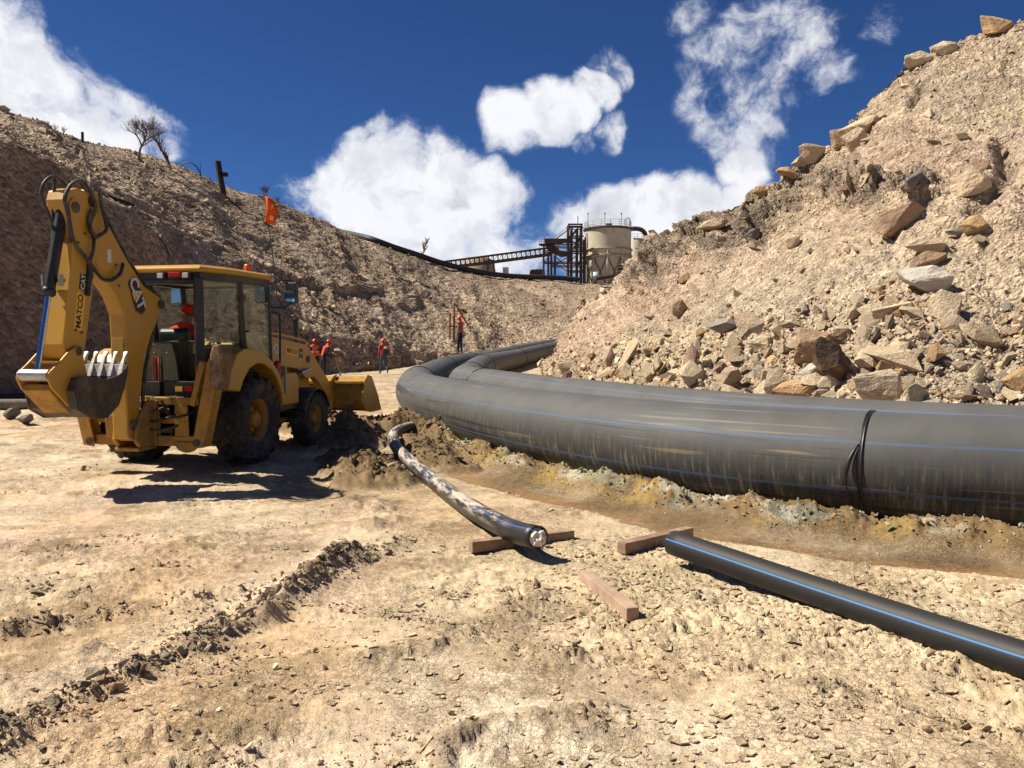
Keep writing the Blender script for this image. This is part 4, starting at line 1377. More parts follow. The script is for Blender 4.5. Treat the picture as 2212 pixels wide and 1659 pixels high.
def pipe_mesh(path, r, seg=48, bore=None):
    """tube with length and angle stored per point; bore = wall thickness to open the first end"""
    n = len(path)
    V = []; PA = []; PL_ = []; Fc = []
    L = 0.0
    rings = []
    for i, p in enumerate(path):
        if i: L += (path[i] - path[i - 1]).length
        d = (path[min(i + 1, n - 1)] - path[max(i - 1, 0)]).normalized()
        left = Vector((0, 0, 1)).cross(d).normalized()
        up = d.cross(left).normalized()
        rings.append((p, left, up, L, r))
    if bore:
        p, left, up, _, _ = rings[0]
        d = (path[1] - path[0]).normalized()
        rings = [(p + d * 0.55, left, up, 0.0, r - bore), (p, left, up, 0.0, r - bore)] + rings
    for (p, left, up, L, rr) in rings:
        for j in range(seg + 1):
            a = 2 * math.pi * j / seg
            V.append(p + (up * math.cos(a) + left * math.sin(a)) * rr)
            PA.append(j / seg); PL_.append(L)
    s1 = seg + 1
    for i in range(len(rings) - 1):
        for j in range(seg):
            Fc.append((i * s1 + j, i * s1 + j + 1, (i + 1) * s1 + j + 1, (i + 1) * s1 + j))
    me = np_mesh('pipe', np.array([tuple(v) for v in V]), np.array(Fc)[:, ::-1], smooth=True)
    for nm, arr in (('pa', PA), ('pl', PL_)):
        a = me.attributes.new(nm, 'FLOAT', 'POINT')
        a.data.foreach_set('value', np.array(arr, np.float32))
    return me


def weld_ring(path_pts, s, r, name, mat, parent, w=0.018):
    """a raised bead round the pipe at path index s"""
    p = path_pts[s]; d = (path_pts[s + 1] - path_pts[s - 1]).normalized()
    prof = [(r - 0.01, -w), (r + 0.014, -w * 0.8), (r + 0.020, -w * 0.4), (r + 0.003, 0), (r + 0.020, w * 0.4), (r + 0.014, w * 0.8), (r - 0.01, w)]
    return MB().lathe(prof, p, d, 56).build(name, mat, parent, fix=True)


def axis3(path, r):
    P = catmull([(x, y, 0) for x, y in path], 0.22)
    for p in P:
        p.z = float(base_rise(np.array([p.x]), np.array([p.y]))[0]) + r - 0.01
    return P


def nearest(P, x, y):
    return max(1, min(len(P) - 2, min(range(len(P)), key=lambda i: (P[i].x - x) ** 2 + (P[i].y - y) ** 2)))


AXA = axis3(PATH_A, PIPE_R)
AXB = axis3(PATH_B, PIPE_R)
pA = link('large_pipe', pipe_mesh(AXA, PIPE_R), M['pipe_a'])
tag(pA, 'nearer of the two large dusty black pipes, blue striped, curving round the salt crusted berm', 'pipe', 'large black pipes')
pB = link('large_pipe', pipe_mesh(AXB, PIPE_R), M['pipe_b'])
tag(pB, 'farther large black pipe, lying against the rubble bank behind the nearer one', 'pipe', 'large black pipes')
for (x, y) in [(3.70, 8.55), (-2.62, 23.6), (-2.55, 33), (-2.1, 41), (0.2, 56)]:
    weld_ring(AXA, nearest(AXA, x, y), PIPE_R, 'weld_bead', M['black'], pA, 0.026)
for (x, y) in [(-0.72, 22.2), (-1.37, 27.2), (-1.2, 36.0), (0.4, 50), (2.2, 58)]:
    weld_ring(AXB, nearest(AXB, x, y), PIPE_R, 'weld_bead', M['black'], pB)


def flap():
    """peeled plastic strip hanging off the weld bead"""
    i = nearest(AXA, 3.70, 8.55)
    p = AXA[i]; d = (AXA[i + 1] - AXA[i - 1]).normalized()
    left = Vector((0, 0, 1)).cross(d).normalized(); up = d.cross(left)
    pts = []
    for t in np.linspace(62, 118, 14):
        a = math.radians(t)
        s = (t - 62) / 56
        pts.append(p + (up * math.cos(a) + left * math.sin(a)) * (PIPE_R + 0.02 + 0.03 * math.sin(s * 3.1)) + d * (0.02 + 0.10 * math.sin(s * math.pi * 0.8)))
    MB().tube(pts, [0.008 + 0.017 * math.sin(math.pi * min(1, k_ / 10)) for k_ in range(14)], 6).build('loose_strip', M['black'], pA)


flap()

# small pipe caked with mud, its open end resting on a timber
PC = catmull(SMALL_C, 0.10)
RC = 0.097
pC = link('small_pipe', pipe_mesh(PC, RC, 32, bore=0.012), M['pipe_c'])
tag(pC, 'small mud caked black pipe, bent, its stuffed open end resting on a timber', 'pipe', 'small black pipes')


def stuffing():
    bm = bmesh.new()
    bmesh.ops.create_icosphere(bm, subdivisions=3, radius=0.080)
    rr = random.Random(4)
    for v in bm.verts:
        k_ = 1 + 0.28 * math.sin(v.co.x * 70 + 1) * math.sin(v.co.y * 61) * math.sin(v.co.z * 83 + 2) + rr.uniform(-0.06, 0.06)
        v.co *= k_
    me = bpy.data.meshes.new('stuffing')
    bm.to_mesh(me); bm.free()
    o = link('stuffing', me, M['ceramic_bag'], pC)
    d = (PC[1] - PC[0]).normalized()
    o.location = PC[0] + d * 0.02 + Vector((0.0, 0, -0.006))
    # a torn corner hangs over the rim
    MB().prism([(-0.03, -0.02), (0.03, -0.02), (0.022, -0.075), (0.0, -0.098), (-0.02, -0.07)], -0.006, 0.006, 'y').xf(Matrix.Translation(PC[0] - d * 0.045)).build('torn_corner', M['ceramic_bag'], o).matrix_parent_inverse = o.matrix_world.inverted()


stuffing()
PD = catmull(SMALL_D, 0.10)
RD = 0.100
pD = link('small_pipe', pipe_mesh(PD, RD, 36, bore=0.012), M['pipe_d'])
tag(pD, 'clean straight black pipe with bright blue line running off to the right', 'pipe', 'small black pipes')

# timbers
def timber(a, b, w, mat, label, z=0.0):
    a = Vector(a); b = Vector(b)
    L = (b - a).length
    mb = MB()
    n = 8
    vs = []
    rr = random.Random(int(L * 1000))
    for i in range(n + 1):
        x = -L / 2 + L * i / n
        j = [rr.uniform(-0.002, 0.002) for _ in range(8)]
        vs += [(x, -w / 2 + j[0], j[1]), (x, w / 2 + j[2], j[3]), (x, w / 2 + j[4], w + j[5]), (x, -w / 2 + j[6], w + j[7])]
    fs = [(3, 2, 1, 0), (4 * n, 4 * n + 1, 4 * n + 2, 4 * n + 3)]
    for i in range(n):
        for q in range(4):
            fs.append((i * 4 + q, i * 4 + (q + 1) % 4, (i + 1) * 4 + (q + 1) % 4, (i + 1) * 4 + q))
    mb.add(vs, fs)
    o = mb.build('timber', mat, None, bevel=0.005)
    mid = (a + b) / 2
    za, zb = gz(a.x, a.y), gz(b.x, b.y)
    o.location = (mid.x, mid.y, max(za, zb, gz(mid.x, mid.y)) - 0.012 + z)
    o.rotation_euler = (0, 0, math.atan2(b.y - a.y, b.x - a.x))
    return tag(o, label, 'timber', 'timber offcuts')


timber((-0.36, 7.08, 0), (0.55, 7.52, 0), 0.095, M['wood'], 'brown timber under the end of the mud caked pipe')
timber((0.93, 6.98, 0), (1.64, 7.58, 0), 0.095, M['wood'], 'reddish timber under the left end of the clean black pipe')
timber((0.78, 5.26, 0), (0.545, 6.14, 0), 0.088, M['wood_pale'], 'pale dusty timber lying free on the cracked ground')

# pipe, log at the left edge
PX = catmull([(-22, 20.5, 0.18), (-17.5, 22.0, 0.2), (-14.5, 23.2, 0.2), (-12.4, 24.5, 0.2), (-10.4, 27, 0.2), (-9.4, 30, 0.2)], 0.3)
tag(link('ground_pipe', pipe_mesh(PX, 0.17, 20), M['pipe_ridge']), 'thin dark pipe on the ground along the foot of the left slope', 'pipe')
lg = MB().tube(catmull([(-14.3, 21.7, 0), (-13.4, 21.8, 0.02), (-12.5, 22.1, 0.0)], 0.2), 0.15, 12).build('log', M['log'])
lg.location = (0, 0, gz(-13.6, 22) + 0.13)
tag(lg, 'grey log lying on the ground at the left edge', 'log')

# ------------------------------------------------------------------ backhoe loader
BH = empty('backhoe_loader', (-4.73, 12.56, 0.0), -math.radians(10.6))
tag(BH, 'yellow and black backhoe loader seen from behind with folded digging arm and orange whip flag', 'backhoe loader')
Y, YD, BK = M['yellow'], M['yellow_dirty'], M['black']


def wheel(cx, cy, R, hw, rimr, side, nl):
    c = Vector((cx, cy, R - 0.01))
    ax = Vector((1, 0, 0)) * side
    rim = MB()
    rim.lathe([(rimr + .01, -hw * .75), (rimr - .02, -hw * .5), (rimr - .04, 0.0), (rimr - .06, hw * .25), (rimr - .03, hw * .55), (rimr + .02, hw * .78), (rimr + .035, hw * .80)], c, ax, 40)
    rim.lathe([(rimr - .04, -0.02), (rimr * .72, hw * .12), (rimr * .5, hw * .22), (0.001, hw * .22)], c, ax, 40)
    w = rim.build('wheel', M['yellow_dirty'], BH)
    hub = MB().lathe([(rimr * .40, hw * .2), (rimr * .38, hw * .62), (rimr * .30, hw * .70), (0.001, hw * .70)], c, ax, 24)
    for j in range(8):
        a = j * math.pi / 4
        q = c + ax * (hw * .2) + Vector((0, math.cos(a), math.sin(a))) * rimr * .56
        hub.cyl(q, q + ax * 0.04, 0.02, 6)
    hub.build('hub', M['yellow_dirty'], w)
    t = MB()
    prof = [(rimr + .005, -hw * .78), (rimr + .05, -hw * .92), (R * .80, -hw * 1.02), (R * .915, -hw * .96), (R * .955, -hw * .6), (R * .965, 0), (R * .955, hw * .6), (R * .915, hw * .96), (R * .80, hw * 1.02), (rimr + .05, hw * .92), (rimr + .005, hw * .78)]
    t.lathe(prof, c, ax, 56)
    for sgn in (-1, 1):
        for j in range(nl):
            a0 = 2 * math.pi * (j + (0.5 if sgn > 0 else 0)) / nl
            sec = []
            for (o, rr, da) in ((0.02, .955, 0.0), (0.45, .955, 0.13), (0.80, .94, 0.24), (1.0, .88, 0.29), (1.03, .80, 0.31)):
                sec.append((sgn * o * hw, rr * R, a0 + da * 1.15))
            vs = []; fs = []
            for (o, rr, a) in sec:
                tw = 0.055 / R * 0.62
                for (da2, dr) in ((-tw, 0), (tw, 0), (tw * .8, R * .052), (-tw * .8, R * .052)):
                    r_ = rr + dr
                    e = Vector((0, math.cos(a + da2), math.sin(a + da2)))
                    vs.append(c + Vector((o + (sgn * dr * .6 if abs(o) > hw * .9 else 0), 0, 0)) + e * r_)
            for q in range(len(sec) - 1):
                for m_ in range(4):
                    fs.append((q * 4 + m_, q * 4 + (m_ + 1) % 4, (q + 1) * 4 + (m_ + 1) % 4, (q + 1) * 4 + m_))
            fs += [(0, 1, 2, 3), tuple(len(vs) - 4 + m_ for m_ in (3, 2, 1, 0))]
            t.add(vs, fs)
    t.build('tyre', M['rubber'], w)


wheel(0.76, 0, 0.655, 0.245, 0.315, 1, 17)
wheel(-1.02, 0, 0.655, 0.245, 0.315, -1, 17)
wheel(0.80, 2.12, 0.485, 0.155, 0.235, 1, 15)
wheel(-1.0, 2.12, 0.485, 0.155, 0.235, -1, 15)

ch = MB().box((-.34, -1.15, .48), (.34, 3.05, .86)).box((-.8, -.25, .5), (.5, .25, .85)).box((-.85, 2.02, .40), (.62, 2.22, .58))
ch.box((-.55, .45, .62), (-.38, 1.0, .95)).build('chassis', BK, BH, bevel=.015)
MB().box((-.36, .9, .25), (.1, 1.8, .5)).build('belly_guard', BK, BH, bevel=.02)
MB().beam((.55, 1.0, .50), (.55, 1.72, .50), .10, .06).build('step', YD, BH, bevel=.008)
# hood
MB().prism([(.95, .95), (.95, 1.80), (1.4, 1.79), (2.55, 1.70), (2.92, 1.58), (3.02, 1.35), (3.02, .86), (1.2, .86)], -.41, .41).build('engine_hood', Y, BH, bevel=.05, seg=3)
MB().box((-.34, 3.005, .92), (.34, 3.035, 1.32)).build('grille', BK, BH, bevel=.01)
st = MB().cyl((.30, 2.66, 1.66), (.30, 2.66, 2.20), .058, 16).cyl((.30, 2.66, 1.62), (.30, 2.66, 1.74), .078, 16)
st.tube([(.30, 2.66, 2.20), (.30, 2.66, 2.215)], [.063, .063], 16).build('exhaust_stack', BK, BH)
# tool/step box and extinguisher behind the front wheel
MB().prism([(.92, .78), (.92, 1.22), (1.05, 1.30), (1.50, 1.30), (1.58, 1.22), (1.58, .78)], .42, .86).build('side_tank', Y, BH, bevel=.02)
MB().box((.42, .92, .70), (.84, 1.56, .777)).build('tank_bracket', BK, BH, bevel=.01)
ex = MB().cyl((.83, .86, 1.12), (.83, .86, 1.46), .055, 14).sphere((.83, .86, 1.46), .055, 14, 5, z0=0.0)
ex.build('extinguisher', M['red'], BH)
MB().cyl((.90, 1.0, .98), (.90, 1.0, 1.42), .022, 10).build('step_handle', M['galv'], BH)
# grab rail beside the door
MB().tube(catmull([(.80, 1.02, 1.35), (.80, 1.04, 1.9), (.80, 1.04, 2.22), (.79, 1.0, 2.27), (.74, .86, 2.28)], .06), .018, 8).build('grab_rail', BK, BH)
MB().tube(catmull([(.62, 1.02, 1.86), (.62, 1.06, 1.95), (.62, 2.38, 1.83), (.62, 2.45, 1.76)], .1), .016, 8).build('hood_rail', Y, BH)

# loader arms, cylinders and front bucket
ARM = [(.92, 1.46), (.92, 1.80), (1.10, 1.90), (2.45, 1.76), (2.62, 1.68), (3.42, 1.10), (3.58, .80), (3.50, .70), (3.36, .72), (3.12, .98), (2.80, 1.17), (2.45, 1.16), (2.10, 1.34)]
for s in (-1, 1):
    x0, x1 = (.48, .60) if s > 0 else (-.60, -.48)
    arm = MB().prism(ARM, x0, x1).build('loader_arm', Y, BH, bevel=.012)
    for (py_, pz_) in ((2.52, 1.50), (1.06, 1.68)):
        MB().cyl((s * .46, py_, pz_), (s * .62, py_, pz_), .06, 16).build('pivot_pin', M['bucket'], arm)
    MB().prism([(.86, .85), (.86, 1.75), (.96, 1.82), (1.14, 1.82), (1.24, 1.7), (1.32, .85)], s * .40, s * .475).build('loader_tower', Y, BH, bevel=.01)
    MB().cyl((s * .66, 1.25, 1.12), (s * .66, 2.05, 1.26), .055, 14).build('lift_cylinder', BK, BH)
    MB().cyl((s * .66, 2.05, 1.26), (s * .66, 2.45, 1.33), .03, 12).build('lift_rod', M['chrome'], BH)
    MB().cyl((s * .36, 2.75, 1.40), (s * .36, 3.50, 1.22), .05, 14).build('tilt_cylinder', Y, BH)
    MB().cyl((s * .36, 3.45, 1.23), (s * .36, 3.82, 1.14), .03, 10).build('tilt_rod', M['chrome'], BH)
    # front mudguards
    MB().lathe([(.515, -.17), (.545, -.17), (.555, -.05), (.555, .05), (.545, .17), (.515, .17)], (s * .80, 2.12, .475), (1, 0, 0), 40)
    g = MB()
    prof = [(.51, -.175), (.54, -.175), (.548, 0), (.54, .175), (.51, .175)]
    n = 12
    vs = []; fs = []
    for j in range(n + 1):
        a = math.radians(18 + 144 * j / n)
        for (r_, o) in prof:
            vs.append(Vector((s * .80 + o, 2.12 - math.cos(a) * r_, .475 + math.sin(a) * r_)))
    for j in range(n):
        for q in range(len(prof)):
            q2 = (q + 1) % len(prof)
            fs.append((j * 5 + q, j * 5 + q2, (j + 1) * 5 + q2, (j + 1) * 5 + q))
    fs += [(0, 1, 2, 3, 4), tuple(n * 5 + q for q in (4, 3, 2, 1, 0))]
    g.add(vs, fs)
    for (yy) in (1.66, 2.58):
        g.box((s * .80 - .15, yy - .015, .42), (s * .80 + .15, yy + .015, .66))
    g.build('front_mudguard', M['plastic'], BH, bevel=.01)

HB = 1.09
fb = MB()
prof = [(4.42, 1.10), (4.20, 1.13), (4.03, 1.04), (3.95, .82), (3.98, .60), (4.12, .46), (4.40, .42), (4.95, .42), (4.95, .445), (4.42, .447), (4.16, .50), (4.03, .62), (4.00, .82), (4.07, 1.01), (4.21, 1.09), (4.42, 1.07)]
fb.prism(prof, -HB, HB)
lb = fb.build('loader_bucket', YD, BH, bevel=.008)
for s in (-1, 1):
    MB().prism([(4.42, 1.12), (4.20, 1.16), (4.02, 1.06), (3.93, .82), (3.96, .59), (4.10, .44), (4.40, .40), (4.97, .40), (4.80, .70)], s * (HB - .01), s * (HB + .022)).build('side_plate', Y, lb, bevel=.006)
    MB().prism([(3.42, .86), (3.70, .98), (4.0, 1.14), (4.18, 1.17), (4.0, .80), (3.95, .56), (3.52, .66)], s * .44, s * .47).build('hinge_bracket', Y, lb, bevel=.006)
MB().box((-HB + .03, 4.75, .392), (HB - .03, 5.08, .418)).build('cutting_edge', M['edge'], lb, bevel=.004)
MB().box((-HB + .02, 3.93, .985), (HB - .02, 4.02, 1.045)).build('stiffener', Y, lb, bevel=.01)
MB().prism([(3.42, .52), (3.42, .76), (3.58, .86), (3.66, .70), (3.60, .52)], -.60, .60).build('cross_tube', Y, BH, bevel=.01)

# cab
CABR, CABF = -.95, .92
cab = MB().box((-.60, CABR + .02, .96), (.60, CABF - .05, 1.06)).build('cab', BK, BH, bevel=.01)


def bar(name, a, b, w, h=None, mat=BK, parent=None):
    return MB().beam(a, b, w, h).build(name, mat, parent or cab, bevel=.012)


RP = [(-.62, -.98), (.62, -.98), (.76, -.55), (.80, .1), (.80, .72), (.70, .98), (-.70, .98), (-.80, .72), (-.80, .1), (-.76, -.55)]


def ring_at(scale, z, dz_front=0.0):
    return [(p[0] * scale, p[1] * scale, z + dz_front * (p[1] + .98) / 1.96) for p in RP]


rf = MB()
lay = [ring_at(1.0, 2.775), ring_at(1.035, 2.80), ring_at(1.03, 2.84), ring_at(.93, 2.88), ring_at(.55, 2.905)]
vs = [p for l in lay for p in l]; n = len(RP); fs = [list(range(n))[::-1], list(range(4 * n, 5 * n))]
for i in range(4):
    for j in range(n):
        fs.append((i * n + j, i * n + (j + 1) % n, (i + 1) * n + (j + 1) % n, (i + 1) * n + j))
rf.add(vs, fs).build('roof', Y, cab, bevel=.012)
hd_ = MB()
for (s_, z0, z1) in ((.985, 2.66, 2.772),):
    a = ring_at(s_, z0); b = ring_at(s_, z1); ai = ring_at(.86, z0); bi = ring_at(.86, z1)
    vs = a + b + ai + bi; fs = []
    for j in range(n):
        k2 = (j + 1) % n
        fs += [(j, k2, n + k2, n + j), (2 * n + k2, 2 * n + j, 3 * n + j, 3 * n + k2), (j, 2 * n + j, 2 * n + k2, k2), (n + j, n + k2, 3 * n + k2, 3 * n + j)]
    hd_.add(vs, fs)
hd_.build('roof_header', BK, cab)
MB().prism([(-.56, -.9), (.56, -.9), (.7, -.5), (.72, .7), (.6, .88), (-.6, .88), (-.72, .7), (-.7, -.5)], 2.70, 2.765, 'z').build('headliner', M['plastic'], cab)
for s in (-1, 1):
    bar('rear_post', (s * .58, CABR, 1.02), (s * .575, CABR, 2.70), .115, .11)
    bar('middle_post', (s * .70, .06, 1.30), (s * .735, -.14, 2.70), .085, .10)
    bar('front_post', (s * .70, .90, 1.02), (s * .735, .74, 2.70), .07, .08)
    bar('side_sill', (s * .60, CABR, 1.73), (s * .70, .10, 1.73), .05, .07)
    MB().add([(s * .595, -.92, 1.06), (s * .70, .06, 1.06), (s * .70, .06, 1.72), (s * .595, -.92, 1.72), (s * .555, -.92, 1.06), (s * .66, .06, 1.06), (s * .66, .06, 1.72), (s * .555, -.92, 1.72)],
             [(0, 1, 2, 3), (7, 6, 5, 4), (0, 4, 5, 1), (1, 5, 6, 2), (2, 6, 7, 3), (3, 7, 4, 0)]).build('side_panel', BK, cab)
    bar('door_sill', (s * .70, .10, 1.20), (s * .70, .88, 1.20), .05, .30)
    # panes
    def pane(name, q, th=.012):
        qa = [Vector(p_) for p_ in q]
        nrm = (qa[1] - qa[0]).cross(qa[3] - qa[0]).normalized() * th
        MB().add([*qa, *[p_ + nrm for p_ in qa]], [(3, 2, 1, 0), (4, 5, 6, 7), (0, 1, 5, 4), (1, 2, 6, 5), (2, 3, 7, 6), (3, 0, 4, 7)]).build(name, M['glass'], cab)
    pane('side_window', [(s * .60, -.90, 1.77), (s * .705, .0, 1.77), (s * .735, -.18, 2.68), (s * .60, -.90, 2.68)])
    pane('door_window', [(s * .715, .11, 1.35), (s * .715, .86, 1.35), (s * .745, .72, 2.68), (s * .745, -.09, 2.68)])
pane('windscreen', [(-.68, .90, 1.45), (.68, .90, 1.45), (.70, .76, 2.68), (-.70, .76, 2.68)])
pane('rear_window', [(-.53, CABR - .01, 1.27), (.53, CABR - .01, 1.27), (.53, CABR - .01, 1.79), (-.53, CABR - .01, 1.79)])
bar('rear_rail', (-.54, CABR + .01, 1.81), (.54, CABR + .01, 1.81), .035, .035)
bar('rear_header', (-.54, CABR + .005, 2.645), (.54, CABR + .005, 2.645), .09, .07)
MB().box((-.56, CABR - .045, 1.03), (.56, CABR + .03, 1.262)).build('rear_panel', BK, cab, bevel=.012)
MB().box((.22, CABR - .052, 1.12), (.33, CABR - .0455, 1.19)).build('warning_plate', M['decal_yellow'], cab)
MB().box((.37, CABR - .056, 1.125), (.48, CABR - .0455, 1.19)).build('reflector', M['red'], cab)
bar('front_cowl', (-.68, .90, 1.25), (.68, .90, 1.25), .06, .38)
for x in (-.42, .06, .44):
    wl = MB().box((x - .05, CABR - .10, 2.685), (x + .05, CABR - .035, 2.765)).build('work_light', M['plastic'], cab, bevel=.012)
    MB().box((x - .042, CABR - .112, 2.692), (x + .042, CABR - .1015, 2.757)).build('lens', M['letter_white'], wl, bevel=.004)
MB().box((.17, CABR - .10, 2.70), (.36, CABR - .035, 2.775)).build('tail_light', M['red'], cab, bevel=.015)
MB().cyl((.60, .40, 2.88), (.60, .40, 2.905), .075, 20).build('beacon_base', BK, cab)
MB().lathe([(.062, 0), (.060, .07), (.052, .10), (.001, .105)], (.60, .40, 2.905), (0, 0, 1), 20).build('beacon', M['orange'], cab)
MB().tube([(-.10, CABR - .06, 1.26), (-.10, CABR - .06, 1.60), (-.02, CABR - .06, 1.60), (-.02, CABR - .06, 1.26)], .011, 6).build('lock_bar', M['red'], cab)
MB().box((-.12, CABR - .10, 1.06), (.02, CABR - .047, 1.26)).build('lock_box', BK, cab, bevel=.01)
# inside the cab
sb = MB().prism([(-.30, 1.28), (-.40, 1.95), (-.34, 2.02), (-.24, 2.0), (-.14, 1.40), (.32, 1.40), (.36, 1.30)], -.44, .02).build('seat', BK, cab, bevel=.05, seg=3)
MB().box((-.30, -.22, 1.06), (.02, .22, 1.30)).build('seat_base', BK, cab, bevel=.02)
MB().lathe([(.165, -.012), (.182, -.008), (.186, .006), (.176, .016), (.164, .010), (.165, -.012)], (-.02, .52, 1.95), (0, -.6, .8), 28).build('steering_wheel', BK, cab)
MB().cyl((-.02, .52, 1.95), (-.02, .78, 1.3), .035, 10).beam((-.19, .52, 1.95), (.15, .52, 1.95), .02, .02).build('steering_column', BK, cab)
MB().box((-.50, .35, 1.06), (-.22, .80, 1.55)).build('console', BK, cab, bevel=.03)
for (x, y_) in ((-.32, -.62), (-.12, -.62)):
    MB().cyl((x, y_, 1.06), (x, y_ - .02, 1.62), .014, 8).sphere((x, y_ - .02, 1.64), .03, 10, 6).build('control_lever', BK, cab)

# mirrors
for s in (-1, 1):
    mr = MB().prism([(s * .90, 2.44), (s * 1.10, 2.42), (s * 1.12, 2.46), (s * 1.12, 2.74), (s * 1.10, 2.77), (s * .91, 2.76)], 1.0, 1.07, 'y').build('mirror', M['plastic'], BH, bevel=.015)
    MB().prism([(s * .925, 2.465), (s * 1.09, 2.45), (s * 1.09, 2.74), (s * .93, 2.735)], .992, .999, 'y').build('glass', M['mirror'], mr)
    MB().tube([(s * .75, .78, 2.72), (s * .86, .98, 2.80), (s * 1.0, 1.05, 2.80), (s * 1.02, 1.05, 2.76)], .013, 6).build('bracket', BK, mr)
    MB().tube([(s * .74, .82, 2.36), (s * .88, 1.0, 2.36), (s * 1.0, 1.05, 2.43)], .013, 6).build('bracket', BK, mr)

# rear mudguards
for s in (-1, 1):
    outer = [(-.93, 1.14), (-.86, 1.42), (-.70, 1.63), (-.50, 1.71), (-.20, 1.715), (.08, 1.66), (.34, 1.53), (.58, 1.34), (.74, 1.10), (.80, .84)]
    inner = [(.70, .84), (.66, 1.02), (.54, 1.22), (.36, 1.38), (.08, 1.48), (-.12, 1.49), (-.34, 1.42), (-.52, 1.26), (-.62, 1.10)]
    MB().prism(outer + inner, *((.52, 1.0) if s > 0 else (-1.26, -.60))).build('rear_mudguard', Y, BH, bevel=.02)

# side shift frame, stabilisers
YF = -1.28
fr = MB().box((-.80, YF - .07, .96), (.78, YF + .09, 1.06)).build('rear_frame', YD, BH, bevel=.012)
MB().box((-.80, YF - .08, .40), (.80, YF + .10, .54)).build('lower_beam', YD, fr, bevel=.012)
MB().box((-.78, YF - .03, .70), (.44, YF + .05, .78)).build('middle_beam', YD, fr, bevel=.012)
MB().prism([(.43, .54), (.43, .96), (.62, .96), (.64, .54)], YF - .075, YF - .045, 'y').build('end_plate', YD, fr, bevel=.006)
MB().box((-.80, YF + .06, .54), (.80, YF + .10, .96)).build('dark_backing', BK, fr)  # black sheet added behind the bars, standing in for the dark inside the openings
MB().prism([(.10, .56), (.12, .94), (.20, .94), (.22, .56)], YF - .08, YF - .055, 'y').build('gusset', YD, fr)
MB().cyl((-.1, YF - .02, .88), (.36, YF - .02, .88), .055, 12).cyl((-.05, YF - .02, .62), (.4, YF - .02, .62), .06, 12).build('shift_cylinder', BK, fr)
ft = [(.46 + .15 * math.cos(a), .44 + .15 * math.sin(a)) for a in np.linspace(math.pi, 2 * math.pi, 12)]
MB().prism([(.44, .46)] + [(.62 + .16 * math.cos(a), .42 + .10 * math.sin(a)) for a in np.linspace(math.pi, 2 * math.pi, 12)] + [(.80, .46)], YF - .11, YF - .083, 'y').build('tow_lug', YD, fr, bevel=.005)
for s in (-1, 1):
    sp = MB().prism([(s * .74, .38), (s * .90, .40), (s * 1.17, 1.56), (s * 1.11, 1.62), (s * .99, 1.58), (s * .76, .55)], YF - .16, YF - .13, 'y')
    sp.prism([(s * .74, .38), (s * .90, .40), (s * 1.17, 1.56), (s * 1.11, 1.62), (s * .99, 1.58), (s * .76, .55)], YF + .01, YF + .04, 'y')
    sp.prism([(s * .89, .42), (s * .90, .40), (s * 1.17, 1.56), (s * 1.15, 1.57)], YF - .13, YF + .01, 'y')
    so = sp.build('stabilizer', YD, BH, bevel=.006)
    MB().prism([(s * .66, .96), (s * .74, .94), (s * .90, 1.52), (s * .82, 1.56)], YF - .10, YF + .0, 'y').build('leg_cylinder', YD, so, bevel=.015)
    MB().prism([(s * 1.03, 1.22), (s * 1.13, 1.16), (s * 1.22, 1.62), (s * 1.17, 1.78), (s * 1.07, 1.77), (s * 1.03, 1.62)], YF - .20, YF + .10, 'y').build('foot_pad', simple('muddy_pad', (0.20, 0.115, 0.06), 0.9, var=0.4, scale=9, bump=0.8, fine=25, dirt=(0.40, 0.29, 0.19), dirt_amt=0.9), so, bevel=.03)
    MB().cyl((s * .80, YF - .18, .46), (s * .80, YF + .06, .46), .05, 14).build('pivot_pin', M['bucket'], so)

# boom, dipper stick, bucket
XB = -.05
BOOM = [(-1.72, .50), (-1.88, .56), (-1.885, 1.0), (-1.88, 1.85), (-1.90, 2.16), (-2.04, 2.40), (-2.28, 2.62), (-2.50, 2.90), (-2.62, 3.25), (-2.60, 3.52), (-2.47, 3.66), (-2.34, 3.62), (-2.22, 3.34),
        (-1.80, 2.86), (-1.46, 2.55), (-1.13, 2.43), (-1.05, 2.33), (-1.13, 2.18), (-1.34, 1.88), (-1.49, 1.58), (-1.60, 1.05), (-1.66, .60)]
boom = MB().prism(BOOM, XB - .075, XB + .15).build('boom', Y, BH, bevel=.022, seg=3)
MB().box((XB - .045, -1.895, 1.32), (XB + .12, -1.8845, 1.86)).build('wear_plate', Y, boom, bevel=.003)
for (yy, zz, r_) in ((-1.12, 2.32, .06), (-2.48, 3.50, .07), (-1.78, .72, .07)):
    MB().cyl((XB - .10, yy, zz), (XB + .18, yy, zz), r_, 18).build('pivot_pin', M['bucket'], boom)
MB().cyl((XB, -2.26, 3.46), (XB, -1.55, 2.74), .055, 14).build('stick_cylinder', BK, BH)
MB().cyl((XB, -1.55, 2.74), (XB, -1.16, 2.36), .03, 12).build('stick_rod', M['chrome'], BH)
MB().tube([(XB + .11, -2.20, 3.42), (XB + .11, -1.8, 2.94), (XB + .11, -1.40, 2.57), (XB + .12, -1.16, 2.47)], .022, 8).build('boom_hose', M['hose'], BH)
MB().tube(catmull([(XB + .12, -1.16, 2.16), (XB + .13, -1.32, 1.82), (XB + .13, -1.46, 1.45), (XB + .13, -1.52, 1.10), (XB + .1, -1.50, .92)], .08), .026, 8).build('boom_hose', M['hose'], BH)
MB().tube(catmull([(XB + .06, -1.10, 2.16), (XB + .07, -1.26, 1.82), (XB + .08, -1.40, 1.45), (XB + .08, -1.44, 1.0), (XB + .2, -1.40, .92)], .08), .022, 8).build('boom_hose', M['hose'], BH)
PP = [(-1.36, .42), (-1.36, 1.02), (-1.50, 1.04), (-1.62, .92), (-1.76, .70), (-1.80, .52), (-1.72, .42)]
